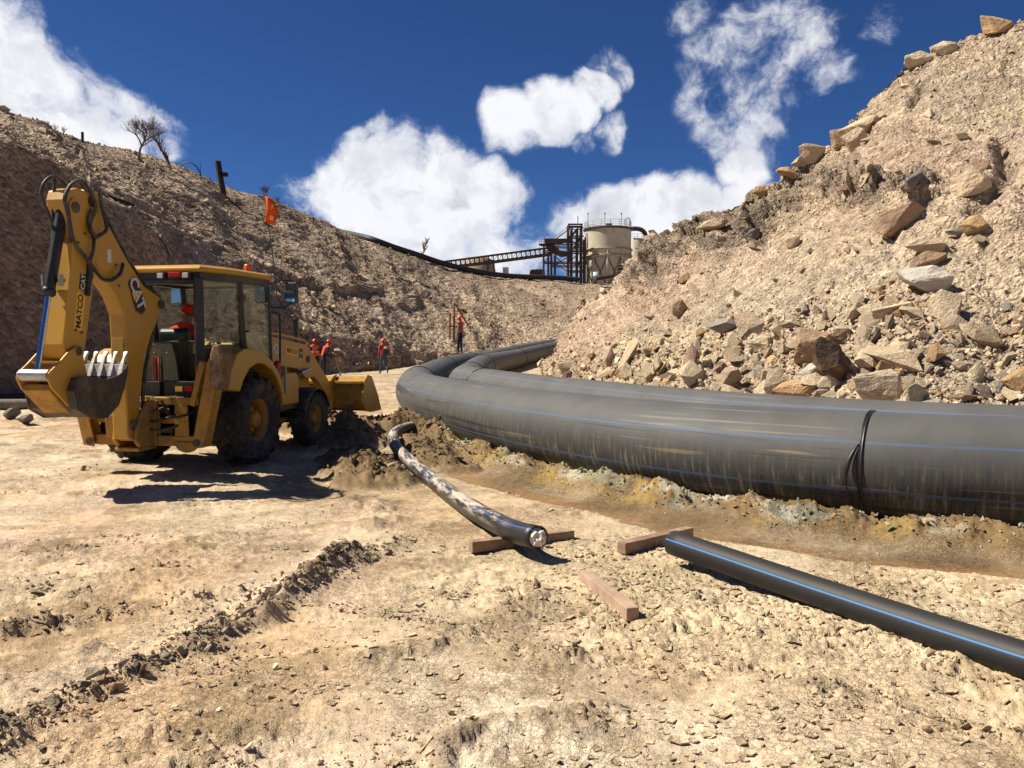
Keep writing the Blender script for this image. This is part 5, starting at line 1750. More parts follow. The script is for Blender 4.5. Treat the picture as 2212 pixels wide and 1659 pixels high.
post = MB().prism(PP, XB - .15, XB - .085).prism(PP, XB + .16, XB + .22).box((XB - .22, -1.42, .42), (XB + .24, -1.33, 1.02)).box((XB - .14, -1.76, .37), (XB + .21, -1.36, .42))
post.build('swing_post', YD, BH, bevel=.015)
MB().prism([(-1.44, .80), (-1.40, 1.0), (-1.34, 1.0), (-1.34, .50), (-1.42, .50)], XB - .52, XB - .17).build('swing_cylinder_mount', YD, BH, bevel=.02)
MB().cyl((XB - .60, -1.20, .70), (XB - .16, -1.48, .72), .05, 12).build('swing_cylinder', BK, BH)


STICK = [(-2.90, 3.46), (-2.80, 3.03), (-2.90, 2.44), (-3.02, 1.78), (-2.98, 1.62), (-2.86, 1.56), (-2.72, 1.62), (-2.65, 1.75), (-2.50, 2.40), (-2.44, 2.75), (-2.44, 3.2), (-2.42, 3.45), (-2.50, 3.60), (-2.72, 3.62), (-2.86, 3.57)]
stick = MB().prism(STICK, XB - .12, XB + .165).build('dipper_stick', Y, BH, bevel=.018, seg=3)
MB().prism([(-2.93, 3.36), (-2.82, 3.50), (-2.68, 3.42), (-2.72, 3.22), (-2.86, 3.10)], XB + .166, XB + .19).build('ear_plate', Y, stick, bevel=.008)
MB().cyl((XB - .15, -2.80, 3.38), (XB + .205, -2.80, 3.38), .065, 18).build('pivot_pin', M['bucket'], stick)
MB().cyl((XB - .15, -2.84, 1.70), (XB + .225, -2.84, 1.70), .055, 18).build('pivot_pin', M['bucket'], stick)
MB().box((XB - .08, -2.97, 2.50), (XB + .12, -2.915, 2.54)).build('stop_bar', BK, stick)
cyl = MB().cyl((XB + .02, -2.80, 3.38), (XB + .02, -3.06, 2.38), .066, 18).lathe([(.07, 0), (.078, .02), (.078, .07), (.05, .09)], (XB + .02, -3.05, 2.42), (0, -.25, -.97), 18)
cyl.build('bucket_cylinder', BK, BH)
MB().cyl((XB + .02, -3.06, 2.38), (XB + .02, -3.27, 1.47), .035, 16).build('bucket_rod', M['chrome'], BH)
MB().beam((XB - .09, -2.96, 2.52), (XB - .09, -3.03, 2.52), .02, .13).beam((XB + .13, -2.96, 2.52), (XB + .13, -3.03, 2.52), .02, .13).build('cylinder_clamp', M['galv'], BH)
LINK = [(-2.86, 1.76), (-3.00, 1.70), (-3.18, 1.56), (-3.33, 1.46), (-3.345, 1.39), (-3.28, 1.28), (-2.98, 1.02), (-2.72, 1.06), (-2.70, 1.40), (-2.78, 1.70)]
for (a, b) in ((XB - .20, XB - .172), (XB + .192, XB + .22)):
    MB().prism(LINK, a, b).build('bucket_link', Y, BH, bevel=.008)
MB().cyl((XB - .171, -3.275, 1.43), (XB + .191, -3.275, 1.43), .072, 18).build('rod_eye', M['steel'], BH)
MB().box((XB - .171, -3.14, 1.56), (XB + .191, -3.02, 1.585)).build('link_bridge', Y, BH)
MB().prism([(-3.26, 1.33), (-3.30, 1.26), (-2.98, .98), (-2.82, 1.02), (-3.02, 1.30)], XB - .165, XB + .185).build('hinge_block', YD, BH, bevel=.01)

BX0, BX1 = XB - .30, XB + .32
bw = MB()
outl = [(-2.10, 1.555), (-2.19, 1.25), (-2.31, 1.03), (-2.52, .90), (-2.80, .915), (-3.02, 1.03), (-3.07, 1.24), (-2.98, 1.40)]
inl = [(-2.95, 1.385), (-3.035, 1.235), (-3.0, 1.06), (-2.79, .95), (-2.53, .935), (-2.34, 1.055), (-2.225, 1.265), (-2.135, 1.555)]
bw.prism(outl + inl, BX0, BX1)
bk = bw.build('digging_bucket', M['bucket'], BH, bevel=.006)
for (a, b) in ((BX0 - .018, BX0 + .006), (BX1 - .006, BX1 + .018)):
    MB().prism([(-2.09, 1.50), (-2.18, 1.24), (-2.30, 1.02), (-2.52, .885), (-2.80, .90), (-3.03, 1.02), (-3.09, 1.24), (-2.99, 1.42), (-2.80, 1.40), (-2.52, 1.355), (-2.28, 1.40)], a, b).build('side_plate', M['bucket'], bk, bevel=.005)
MB().prism([(-2.150, 1.35), (-2.112, 1.35), (-2.075, 1.53), (-2.118, 1.53)][::-1], BX0 - .01, BX1 + .01).xf(Matrix.Translation((0, -.045, 0))).build('cutting_edge', M['edge'], bk, bevel=.003)
for i in range(5):
    x = BX0 + .03 + (BX1 - BX0 - .06) * i / 4
    w = .027
    t = MB()
    sec = [(-2.20, 1.38, w * .9, .030), (-2.155, 1.47, w * 1.1, .040), (-2.125, 1.55, w * .85, .034), (-2.10, 1.62, w * .6, .022), (-2.075, 1.675, w * 1.1, .016), (-2.07, 1.69, w * .9, .008)]
    vs = []; fs = []
    for (yy, zz, ww, tt) in sec:
        vs += [(x - ww, yy - tt, zz), (x + ww, yy - tt, zz), (x + ww, yy + tt, zz), (x - ww, yy + tt, zz)]
    for q in range(len(sec) - 1):
        for m_ in range(4):
            fs.append((q * 4 + m_, q * 4 + (m_ + 1) % 4, q * 4 + 4 + (m_ + 1) % 4, q * 4 + 4 + m_))
    fs += [(3, 2, 1, 0), tuple(len(vs) - 4 + m_ for m_ in range(4))]
    t.add(vs, fs).build('tooth', M['edge'], bk, bevel=.004)

HOSES = [
    (XB - .04, .019, [(-2.99, 2.60), (-2.93, 2.95), (-2.86, 3.35), (-2.85, 3.58), (-2.87, 3.71), (-2.83, 3.74), (-2.72, 3.70), (-2.62, 3.60)]),
    (XB - .02, .019, [(-2.92, 3.12), (-3.0, 3.28), (-3.06, 3.48), (-3.04, 3.62), (-2.95, 3.71), (-2.84, 3.73)]),
    (XB + .20, .022, [(-2.92, 2.95), (-2.95, 3.22), (-2.96, 3.45), (-2.88, 3.62), (-2.74, 3.70), (-2.58, 3.66), (-2.50, 3.55), (-2.48, 3.40), (-2.53, 3.26), (-2.56, 3.12), (-2.50, 3.06)]),
    (XB + .21, .022, [(-2.52, 3.64), (-2.42, 3.62), (-2.34, 3.48), (-2.30, 3.30), (-2.31, 3.18), (-2.40, 3.10), (-2.50, 3.06), (-2.57, 3.12), (-2.58, 3.25), (-2.54, 3.40)]),
    (XB + .21, .022, [(-2.96, 3.40), (-2.94, 3.15), (-2.84, 2.98), (-2.66, 2.80), (-2.52, 2.66), (-2.36, 2.58), (-2.20, 2.58), (-2.06, 2.68), (-1.96, 2.80)]),
    (XB + .20, .020, [(-2.50, 3.08), (-2.54, 2.92), (-2.56, 2.76), (-2.52, 2.66)]),
    (XB + .19, .024, [(-2.60, 2.74), (-2.58, 2.62), (-2.60, 2.46)]),
    (XB + .02, .020, [(-2.66, 3.70), (-2.55, 3.73), (-2.44, 3.70), (-2.36, 3.58)]),
]
for (x, r_, pts) in HOSES:
    MB().tube(catmull([(x + .02 * math.sin(i_ * 2.1), a, b) for i_, (a, b) in enumerate(pts)], .04), r_, 8).build('hydraulic_hose', M['hose'], BH)
MB().cyl((XB + .19, -2.57, 2.72), (XB + .19, -2.63, 2.36), .034, 12).build('hose_sleeve', BK, BH)

for (xa, za, xb_, zb_, sag) in ((-.10, 1.00, .30, .92, -.10), (.0, .86, .40, .80, -.09), (.02, .72, .44, .66, -.07), (.30, 1.02, .66, .84, -.12)):
    MB().tube(catmull([(xa, -1.44, za), ((xa + xb_) / 2, -1.50, (za + zb_) / 2 + sag), (xb_, -1.42, zb_), (xb_ + .04, -1.34, zb_ + .03)], .05), .018, 8).build('hydraulic_hose', M['hose'], BH)
for (yy, zz) in ((-2.05, 2.78), (-1.95, 2.66), (-2.10, 2.62), (-1.99, 2.52), (-1.92, 1.62)):
    MB().cyl((XB + .148, yy, zz), (XB + .16, yy, zz), .016, 8).build('bolt', M['bucket'], boom)
for (yy, zz) in ((-2.74, 2.98), (-2.62, 3.10), (-2.82, 1.95), (-2.72, 1.92)):
    MB().cyl((XB + .163, yy, zz), (XB + .176, yy, zz), .016, 8).build('bolt', M['bucket'], stick)
MB().box((XB + .149, -2.20, 2.80), (XB + .154, -2.13, 2.96)).build('data_plate', M['letter_white'], boom)
for s in (-1, 1):
    MB().tube([(s * .745, -.02, 1.95), (s * .775, .0, 1.97), (s * .775, .07, 1.97)], .014, 6).build('door_handle', BK, cab)
    MB().box((s * .70 - .03, -.16, 2.42), (s * .70 + .075, .0, 2.52)).build('hinge', BK, cab, bevel=.01)
    MB().box((s * .70 - .03, .0, 1.56), (s * .70 + .075, .14, 1.68)).build('hinge', BK, cab, bevel=.01)
# mud caked on the frame and lower boom
for i_ in range(26):
    yy = random.uniform(-1.45, -1.33); xx = random.uniform(-.75, .95); zz = random.choice([.545, 1.062])
    mu = hull_mesh('mud', 9, 2000 + i_, 0.5); mu.materials.append(M['stone_brown'])
    mo = link('mud_lump', mu, None, BH); mo.location = (xx, YF + random.uniform(-.06, .06), zz + .005); sc_ = random.uniform(.03, .09); mo.scale = (sc_, sc_, sc_ * .6)

# decals and lettering (real print on the machine)
def lettering(name, body, size, origin, right, up, mat, parent, shear=0.0, bold=0.0, track=1.0):
    cu = bpy.data.curves.new(name, 'FONT')
    cu.body = body; cu.size = size; cu.align_x = 'CENTER'; cu.align_y = 'CENTER'
    cu.extrude = 0.0015; cu.offset = bold; cu.shear = shear; cu.space_character = track
    cu.materials.append(mat)
    o = bpy.data.objects.new(name, cu)
    COL.objects.link(o)
    dg = bpy.context.evaluated_depsgraph_get()
    me = bpy.data.meshes.new_from_object(o.evaluated_get(dg))
    bpy.data.objects.remove(o)
    me.materials.clear()
    o = link(name, me, mat)
    r = Vector(right).normalized(); u = Vector(up).normalized(); nrm = r.cross(u)
    Mx = Matrix((r, u, nrm)).transposed().to_4x4()
    Mx.translation = Vector(origin)
    o.parent = parent
    o.matrix_local = Mx
    return o


def ang_vec(deg):
    a = math.radians(deg)
    return (0, math.cos(a), math.sin(a)), (0, -math.sin(a), math.cos(a))


XF = XB + .15
r_, u_ = ang_vec(-64)
c0 = Vector((XF + .002, -1.63, 2.44))


def decal(name, pts, x, th, mat, parent, o=c0, r=r_, u=u_):
    P3 = [o + Vector(r) * a + Vector(u) * b for (a, b) in pts]
    n = len(P3)
    vs = [(x, p_.y, p_.z) for p_ in P3] + [(x + th, p_.y, p_.z) for p_ in P3]
    MB().add(vs, [list(range(n))[::-1], list(range(n, 2 * n))] + [[i, (i + 1) % n, n + (i + 1) % n, n + i] for i in range(n)]).build(name, mat, parent)


decal('emblem_red', [(-.04, -.125), (.19, -.135), (.285, -.04), (.275, .045), (.20, .105), (-.02, .10)], XF + .001, .002, M['letter_red'], boom)
decal('emblem_field', [(-.215, -.085), (-.17, -.115), (-.03, -.11), (.18, -.115), (.255, -.035), (.25, .03), (.19, .085), (-.19, .085), (-.225, .05)], XF + .0035, .002, M['letter_black'], boom)
lettering('emblem_letters', 'CAT', .235, (XF + .0075, c0.y, c0.z), r_, u_, M['letter_white'], boom, bold=.006, track=.92)
decal('emblem_triangle', [(-.055, -.095), (.065, -.095), (.005, -.005)], XF + .0060, .0008, M['decal_yellow'], boom)
r2, u2 = ang_vec(80)
XS = XB + .165
o2 = Vector((XS, -2.745, 2.17))
decal('name_plate', [(-.225, -.075), (.225, -.075), (.225, .070), (-.225, .070)], XS + .001, .002, M['decal_yellow'], stick, o2, r2, u2)
lettering('name_letters', 'MATCO', .115, (XS + .0045, o2.y, o2.z), r2, u2, M['letter_black'], stick, bold=.003)
o3 = Vector((XS, -2.665, 2.52))
decal('badge_plate', [(-.095, -.075), (.095, -.075), (.095, .065), (-.095, .065)], XS + .001, .002, M['letter_black'], stick, o3, r2, u2)
lettering('badge_letters', 'CAT', .095, (XS + .0045, o3.y, o3.z), r2, u2, M['letter_white'], stick, bold=.003)
ra, ua = ang_vec(-7)
XA = .60
lettering('model_number', '420', .21, (XA + .004, 1.32, 1.69), ra, ua, M['letter_white'], BH, bold=.006)
oa = Vector((XA, 1.88, 1.65))
decal('side_name_plate', [(-.25, -.07), (.25, -.07), (.25, .07), (-.25, .07)], XA + .001, .002, M['decal_yellow'], BH, oa, ra, ua)
lettering('side_name_letters', 'MATCO', .115, (XA + .0045, oa.y, oa.z), ra, ua, M['letter_black'], BH, bold=.002)
ob_ = Vector((XA, 2.24, 1.61))
decal('side_badge_plate', [(-.075, -.08), (.075, -.08), (.075, .08), (-.075, .08)], XA + .001, .002, M['letter_black'], BH, ob_, ra, ua)
lettering('side_badge_letters', 'CAT', .06, (XA + .0045, ob_.y, ob_.z), ra, ua, M['letter_white'], BH, bold=.002)

# whip flag
wp = MB().tube(catmull([(.50, 1.62, 1.80), (.50, 1.57, 2.4), (.49, 1.45, 3.2), (.47, 1.28, 3.95), (.465, 1.25, 4.22)], .2), .011, 6).build('whip_pole', simple('green_whip', (0.05, 0.10, 0.06), 0.5), BH)
fl = MB()
nn_ = 6
top = Vector((.465, 1.25, 4.24)); low = Vector((.47, 1.28, 3.80))
g_ = []
for i in range(nn_ + 1):
    t = i / nn_
    for j in range(5):
        s = j / 4
        base = top.lerp(low, s)
        drop = base + Vector((.20 * t * (1 - abs(s - .55) * 1.2) - .03 * math.sin(t * 5), .05 * math.sin(t * 7 + s * 3), -.09 * t))
        g_.append(drop)
fs = []
for i in range(nn_):
    for j in range(4):
        fs.append((i * 5 + j, (i + 1) * 5 + j, (i + 1) * 5 + j + 1, i * 5 + j + 1))
fl.add(g_, fs, True)
fo = fl.build('flag', M['vest'], wp, fix=False)
sm = fo.modifiers.new('thick', 'SOLIDIFY'); sm.thickness = .006
bmk = MB()
for (s0, s1) in ((.30, .42), (.72, .86)):
    q = [top.lerp(low, s0) + Vector((.01, -.012, 0)), top.lerp(low, s1) + Vector((.01, -.012, 0)), top.lerp(low, s1) + Vector((.12, -.02, -.08)), top.lerp(low, s0) + Vector((.15, -.02, -.07))]
    bmk.add(q + [p_ + Vector((0, -.004, 0)) for p_ in q], [(0, 1, 2, 3), (7, 6, 5, 4), (0, 4, 5, 1), (1, 5, 6, 2), (2, 6, 7, 3), (3, 7, 4, 0)])
bmk.build('flag_band', simple('yellow_tape', (0.75, 0.70, 0.10), 0.5), wp)

# ------------------------------------------------------------------ people
def skin_body(joints, edges, radii, subs=2):
    me = bpy.data.meshes.new('body')
    names = list(joints)
    me.from_pydata([joints[n] for n in names], [(names.index(a), names.index(b)) for a, b in edges], [])
    o = bpy.data.objects.new('body', me)
    COL.objects.link(o)
    md = o.modifiers.new('skin', 'SKIN')
    md.use_smooth_shade = True
    for i, n in enumerate(names):
        r = radii[n]
        me.skin_vertices[0].data[i].radius = r if isinstance(r, tuple) else (r, r)
        me.skin_vertices[0].data[i].use_root = (n == 'pelvis')
    ss = o.modifiers.new('sub', 'SUBSURF'); ss.levels = subs; ss.render_levels = subs
    dg = bpy.context.evaluated_depsgraph_get()
    out = bpy.data.meshes.new_from_object(o.evaluated_get(dg))
    bpy.data.objects.remove(o)
    return out


REGION = {('pelvis', 'spine'): 'torso', ('spine', 'chest'): 'torso', ('chest', 'neck'): 'torso', ('neck', 'head'): 'head', ('head', 'crown'): 'head', ('head', 'nose'): 'head'}
for s in 'LR':
    REGION.update({('chest', 'sho' + s): 'torso', ('sho' + s, 'elb' + s): 'arm', ('elb' + s, 'wri' + s): 'arm', ('wri' + s, 'pal' + s): 'hand', ('pal' + s, 'fin' + s): 'hand', ('pal' + s, 'fim' + s): 'hand', ('wri' + s, 'thu' + s): 'hand',
                   ('pelvis', 'hip' + s): 'leg', ('hip' + s, 'kne' + s): 'leg', ('kne' + s, 'ank' + s): 'leg', ('ank' + s, 'toe' + s): 'foot'})
RAD = {'pelvis': (.15, .115), 'spine': (.145, .105), 'chest': (.165, .115), 'neck': .058, 'head': (.078, .092), 'crown': (.070, .082), 'nose': .02}
for s in 'LR':
    RAD.update({'sho' + s: .068, 'elb' + s: .045, 'wri' + s: .032, 'pal' + s: (.038, .022), 'fin' + s: .012, 'fim' + s: .012, 'thu' + s: .011, 'hip' + s: .098, 'kne' + s: .064, 'ank' + s: .046, 'toe' + s: (.042, .032)})


def stand_pose():
    J = {'pelvis': (0, 0, .95), 'spine': (0, 0, 1.14), 'chest': (0, -.01, 1.36), 'neck': (0, -.005, 1.50), 'head': (0, .015, 1.59), 'crown': (0, .01, 1.67), 'nose': (0, .105, 1.59)}
    for s, q in (('L', -1), ('R', 1)):
        J.update({'sho' + s: (q * .185, -.01, 1.41), 'elb' + s: (q * .235, -.02, 1.12), 'wri' + s: (q * .24, .06, .88), 'pal' + s: (q * .235, .08, .80), 'fin' + s: (q * .23, .095, .71), 'fim' + s: (q * .225, .12, .72), 'thu' + s: (q * .215, .11, .79),
                  'hip' + s: (q * .095, 0, .90), 'kne' + s: (q * .105, .02, .49), 'ank' + s: (q * .105, -.01, .085), 'toe' + s: (q * .115, .15, .035)})
    return J


EDGES = list(REGION.keys())


def person(label, loc, rz, J, mats, helmet, vest, tape=True, lean=0.0):
    """mats: shirt, trousers, boots. Body is one surface; vest and helmet are clothing on it."""
    me = skin_body(J, EDGES, RAD)
    for m in (M['skin'], mats[0], mats[1], mats[2]): me.materials.append(m)
    co = np.array([v.co[:] for v in me.vertices])
    E_ = [(np.array(J[a]), np.array(J[b]), REGION[(a, b)]) for a, b in EDGES]

    def regions(Pc):
        best = np.full(len(Pc), 9.0); rid = np.zeros(len(Pc), int)
        for q_, (a, b, r) in enumerate(E_):
            t = np.clip(((Pc - a) @ (b - a)) / max(1e-9, np.dot(b - a, b - a)), 0, 1)
            d = np.linalg.norm(Pc - a - t[:, None] * (b - a), axis=1)
            m_ = d < best
            best[m_] = d[m_]; rid[m_] = q_
        return [E_[q_][2] for q_ in rid]
    slot = {'head': 0, 'hand': 0, 'torso': 1, 'arm': 1, 'leg': 2, 'foot': 3}
    pel = np.array(J['pelvis']); sp = np.array(J['spine']) - pel; sp /= np.linalg.norm(sp)
    tors = []
    cen = np.array([co[list(f.vertices)].mean(0) for f in me.polygons])
    rgs = regions(cen)
    for f, c, rg in zip(me.polygons, cen, rgs):
        h = np.dot(c - pel, sp)
        if rg == 'torso' and h < -0.0: rg = 'leg'
        f.material_index = slot[rg]
        if rg == 'torso': tors.append(f.index)
    bo = link('person', me)
    bo.location = loc; bo.rotation_euler = (0, 0, rz)
    tag(bo, label, 'person', None)
    # vest: the torso faces lifted off the body
    me.update()
    nv = [v.normal.copy() for v in me.vertices]
    used = {}
    vs = []; fs = []
    for fi in tors:
        ids = []
        for vi in me.polygons[fi].vertices:
            if vi not in used:
                used[vi] = len(vs); vs.append(me.vertices[vi].co + nv[vi] * 0.022)
            ids.append(used[vi])
        fs.append(ids)
    mb = MB(); mb.add(vs, fs, True)
    vo = mb.build('vest', vest, bo, fix=False)
    sd = vo.modifiers.new('thick', 'SOLIDIFY'); sd.thickness = 0.01
    if tape:
        cpt = Vector(J['spine']).lerp(Vector(J['chest']), 0.2)
        ax = (Vector(J['chest']) - Vector(J['pelvis'])).normalized()
        prof = [(1.0, -.022), (1.02, 0), (1.0, .022)]
        d, u, t = frame_from(ax)
        tb = MB()
        n = 20; vs2 = []; fs2 = []
        for j in range(n):
            a = 2 * math.pi * j / n
            for (k_, o_) in prof:
                vs2.append(cpt + ax * o_ + Vector((1, 0, 0)) * math.cos(a) * .185 * k_ + ax.cross(Vector((1, 0, 0))) * math.sin(a) * .14 * k_)
        for j in range(n):
            k2 = (j + 1) % n
            for i in range(2):
                fs2.append((j * 3 + i, k2 * 3 + i, k2 * 3 + i + 1, j * 3 + i + 1))
        tb.add(vs2, fs2, True).build('waist_tape', M['reflect'], vo)
        for q in (-1, 1):
            a = cpt + Vector((q * .10, -.145, .03)); b = Vector(J['chest']) + Vector((-q * .10, -.145, .07))
            MB().beam(a, b, .045, .01).build('back_tape', M['reflect'], vo)
    hdv = Vector(J['crown']); hup = (Vector(J['crown']) - Vector(J['neck'])).normalized()
    hm = MB().sphere((0, 0, 0), .128, 18, 7, (.92, 1.08, .98), z0=0.0)
    hm.lathe([(.115, .012), (.165, -.012), (.168, -.004), (.128, .03)], (0, .015, 0), (0, 0, 1), 20)
    hm.beam((0, -.08, .115), (0, .09, .112), .03, .03)
    ho = hm.build('helmet', helmet, bo)
    ho.location = hdv + hup * 0.0 + Vector((0, 0, .005))
    ho.rotation_mode = 'QUATERNION'
    ho.rotation_quaternion = hup.to_track_quat('Z', 'Y') if abs(hup.z) < .99 else Quaternion()
    if abs(hup.z) < .99:
        ho.rotation_quaternion = Vector((0, 0, 1)).rotation_difference(hup)
    return bo


def gpos(u, depth_y):
    x = (u - CX) / F_PX * depth_y
    return Vector((x, depth_y, gz(x, depth_y)))


# walker with a day pack, in mid stride
J = stand_pose()
J.update({'kneL': (-.10, .16, .52), 'ankL': (-.10, .22, .10), 'toeL': (-.11, .37, .045), 'kneR': (.10, .02, .50), 'ankR': (.11, -.26, .22), 'toeR': (.11, -.20, .07),
          'elbL': (-.27, -.10, 1.14), 'wriL': (-.29, -.06, .90), 'palL': (-.29, -.04, .82), 'finL': (-.285, -.02, .73), 'fimL': (-.28, .0, .74), 'thuL': (-.26, -.01, .81),
          'elbR': (.28, .06, 1.13), 'wriR': (.30, .18, .93), 'palR': (.30, .22, .86), 'finR': (.295, .27, .79), 'fimR': (.29, .28, .81), 'thuR': (.275, .25, .87)})
lw = gpos(829, 41.0)
person('worker in orange vest, red sleeves and jeans walking away with a day pack', lw, math.radians(28), J, (M['shirt_red'], M['denim'], M['boot']), M['helmet'], M['vest'], tape=False)
bp_ = MB().sphere((0, 0, 0), .17, 14, 8, (.95, .62, 1.45)).build('backpack', M['pack'])
bp_.location = lw + Matrix.Rotation(math.radians(28), 3, 'Z') @ Vector((.03, -.22, 1.16)); bp_.rotation_euler = (0, 0, math.radians(28))
MB().sphere((0, -.025, .13), .115, 12, 7, (1.0, .72, .85)).build('front_pocket', M['pack_pale'], bp_)
for q in (-1, 1):
    MB().tube(catmull([(q * .09, .04, .2), (q * .11, .16, .24), (q * .12, .3, .16), (q * .13, .3, -.02), (q * .12, .1, -.14)], .06), .016, 6).build('strap', M['pack'], bp_)
tag(bp_, 'small dark day pack with pale flap on the walking worker', 'backpack')

# standing on the large pipe, arms at his sides, looking left
J = stand_pose()
J.update({'wriR': (.22, .05, .90), 'palR': (.215, .07, .82), 'ankL': (-.10, .06, .085), 'kneL': (-.10, .06, .49), 'toeL': (-.115, .22, .035), 'ankR': (.10, -.05, .085), 'toeR': (.115, .11, .035)})
ip = nearest(AXA, -2.4, 38.0)
pp = AXA[ip]
person('worker in orange vest and dark trousers standing on top of the large pipe', (pp.x + .0, pp.y, pp.z + PIPE_R - .005), math.radians(72), J, (M['shirt_grey'], M['navy'], M['boot_tan']), M['helmet2'], M['vest2'], tape=False)

# two workers beyond the loader
J = stand_pose()
J.update({'elbR': (.27, .08, 1.14), 'wriR': (.22, .26, 1.05), 'palR': (.2, .33, 1.03), 'finR': (.17, .41, 1.02), 'fimR': (.17, .40, 1.05), 'thuR': (.16, .33, 1.06)})
person('worker in orange vest with silver cross tape, back turned, behind the loader arm', gpos(681, 38.5), math.radians(8), J, (M['shirt_dark'], M['navy'], M['boot']), M['helmet'], M['vest'])
J = stand_pose()
bend = math.radians(24)
for n_ in ('spine', 'chest', 'neck', 'head', 'crown', 'nose', 'shoL', 'shoR', 'elbL', 'elbR'):
    x, y_, z = J[n_]; dz = z - .95
    J[n_] = (x, y_ + math.sin(bend) * dz, .95 + math.cos(bend) * dz)
for s, q in (('L', -1), ('R', 1)):
    J['wri' + s] = (q * .12, .52, .96); J['pal' + s] = (q * .08, .60, .93); J['fin' + s] = (q * .04, .66, .90); J['fim' + s] = (q * .03, .66, .94); J['thu' + s] = (q * .06, .60, .98)
w2 = gpos(698, 36.8)
person('stooping worker in red orange vest with a shovel beside his colleague', w2, math.radians(-52), J, (M['shirt_dark'], M['navy'], M['boot']), M['helmet'], M['vest2'], tape=False)
sh = empty('shovel', w2 + Vector((.42, .38, 0)), math.radians(-52))
MB().cyl((0, -.05, 1.15), (.05, .25, .25), .017, 8).build('shaft', M['wood_pale'], sh)
MB().beam((-.06, -.05, 1.16), (.06, -.05, 1.16), .03, .03).build('grip', M['wood_pale'], sh)
MB().prism([(-.11, .26), (.11, .26), (.11, .06), (.06, -.02), (0, -.05), (-.06, -.02), (-.11, .06)], .24, .252, 'y').xf(Matrix.Translation((.05, 0, .02))).build('blade', M['steel'], sh)
tag(sh, 'long handled shovel in the hands of the stooping worker', 'shovel')

# operator in the cab
J = stand_pose()
dz = 1.36 - .95
for n_ in J:
    x, y_, z = J[n_]
    J[n_] = (x, y_, z + dz)
for s, q in (('L', -1), ('R', 1)):
    J['hip' + s] = (q * .10, .08, 1.36); J['kne' + s] = (q * .13, .46, 1.42); J['ank' + s] = (q * .13, .62, 1.12); J['toe' + s] = (q * .14, .76, 1.09)
    J['elb' + s] = (q * .27, .14, 1.58); J['wri' + s] = (q * .16, .40, 1.72); J['pal' + s] = (q * .13, .47, 1.78); J['fin' + s] = (q * .09, .52, 1.83); J['fim' + s] = (q * .09, .53, 1.79); J['thu' + s] = (q * .07, .46, 1.82)
for n_ in ('spine', 'chest', 'neck', 'head', 'crown', 'nose', 'shoL', 'shoR'):
    x, y_, z = J[n_]; J[n_] = (x + (z - 1.36) * .10, y_ + (z - 1.36) * .22, z)
op = person('machine operator in orange top seated in the backhoe cab', (0, 0, 0), 0, J, (M['vest2'], M['navy'], M['boot']), M['helmet'], M['vest2'], tape=False)
op.matrix_world = BH.matrix_basis @ Matrix.Translation((-.24, -.16, .17))
op.location = Matrix.Rotation(-math.radians(10.6), 3, 'Z') @ Vector((-.24, -.16, .17)) + Vector((-4.73, 12.56, 0)); op.rotation_euler = (0, 0, -math.radians(10.6))

# ------------------------------------------------------------------ broken timber frame on the slope behind the pipe worker
Pf, Nf = on_hill(988, 712, True)
fy = Pf.y - 4.5
fq = empty('broken_barrier', at_depth(988, 712, fy))
def fpt(u, v): return at_depth(u, v, fy) - fq.location
for nm, a, b, w in (('brace', (984, 657), (1011, 703), 4.2), ('post', (981, 655), (981, 712), 3.6), ('post', (972, 676), (971, 705), 3.6), ('rail', (969, 704.5), (994, 706), 3.8), ('rail', (1008, 703), (1018, 697.5), 3.2)):
    w_ = w * fy / F_PX
    pa_, pb_ = fpt(*a), fpt(*b)
    if nm == 'post': pb_.z -= 0.9
    MB().beam(pa_, pb_, w_, w_ * .8).build(nm, M['wood_red'], fq)
tag(fq, 'broken reddish timber frame on the slope behind the worker on the pipe', 'frame')

# ------------------------------------------------------------------ vegetation on the slopes
def branchy(name_trunk, name_crown, parent, base, h, spread, seed, mat, r0, upright=0.5, levels=4, kids=4, trunk_frac=0.3, t0=0.6, shrink=(.55, .8)):
    rr = random.Random(seed)
    tr = MB(); cr = MB()

    def grow(p, d, L, r, lev):
        n = 3
        pts = [p]; q = p.copy(); dd = d.copy()
        for i in range(n):
            dd = (dd + Vector((rr.gauss(0, .16), rr.gauss(0, .16), rr.gauss(.03, .08)))).normalized()
            q = q + dd * (L / n); pts.append(q.copy())
        (tr if lev == 0 else cr).tube(pts, [r * (1 - .45 * i / n) for i in range(n + 1)], 5 if lev < 2 else 3, caps=False, smooth=False)
        if lev >= levels: return
        for kk in range(kids + 1 if lev == 0 else min(kids, 5)):
            t = rr.uniform(.35, 1.0) if lev else rr.uniform(t0, 1.0)
            i = min(n - 1, int(t * n)); b = pts[i].lerp(pts[i + 1], t * n - i)
            sd = Vector((rr.gauss(0, 1), rr.gauss(0, 1), rr.gauss(0, .3))).normalized()
            nd = (dd * upright + sd * spread + Vector((0, 0, .25))).normalized()
            grow(b, nd, L * rr.uniform(*shrink), r * .55, lev + 1)
    grow(Vector((0, 0, -.1)), Vector((0, 0, 1)), h * trunk_frac, r0, 0)
    tr.build(name_trunk, mat, parent, fix=False)
    cr.build(name_crown, mat, parent, fix=False)


def plant(name, label, cat, u, v, hpx, spread, seed, mat, r0, upright, levels, kids, tf, left=True, depth=None, group=None, t0=0.6, shrink=(.55, .8)):
    if depth is None:
        P_, N_ = on_hill(u, v, left)
    else:
        P_ = at_depth(u, v, depth)
    h = hpx * P_.y / F_PX
    e = empty(name, P_)
    branchy('trunk' if cat == 'tree' else 'stem', 'crown' if cat == 'tree' else 'twigs', e, P_, h, spread, seed, mat, r0, upright, levels, kids, tf, t0, shrink)
    tag(e, label, cat, group)


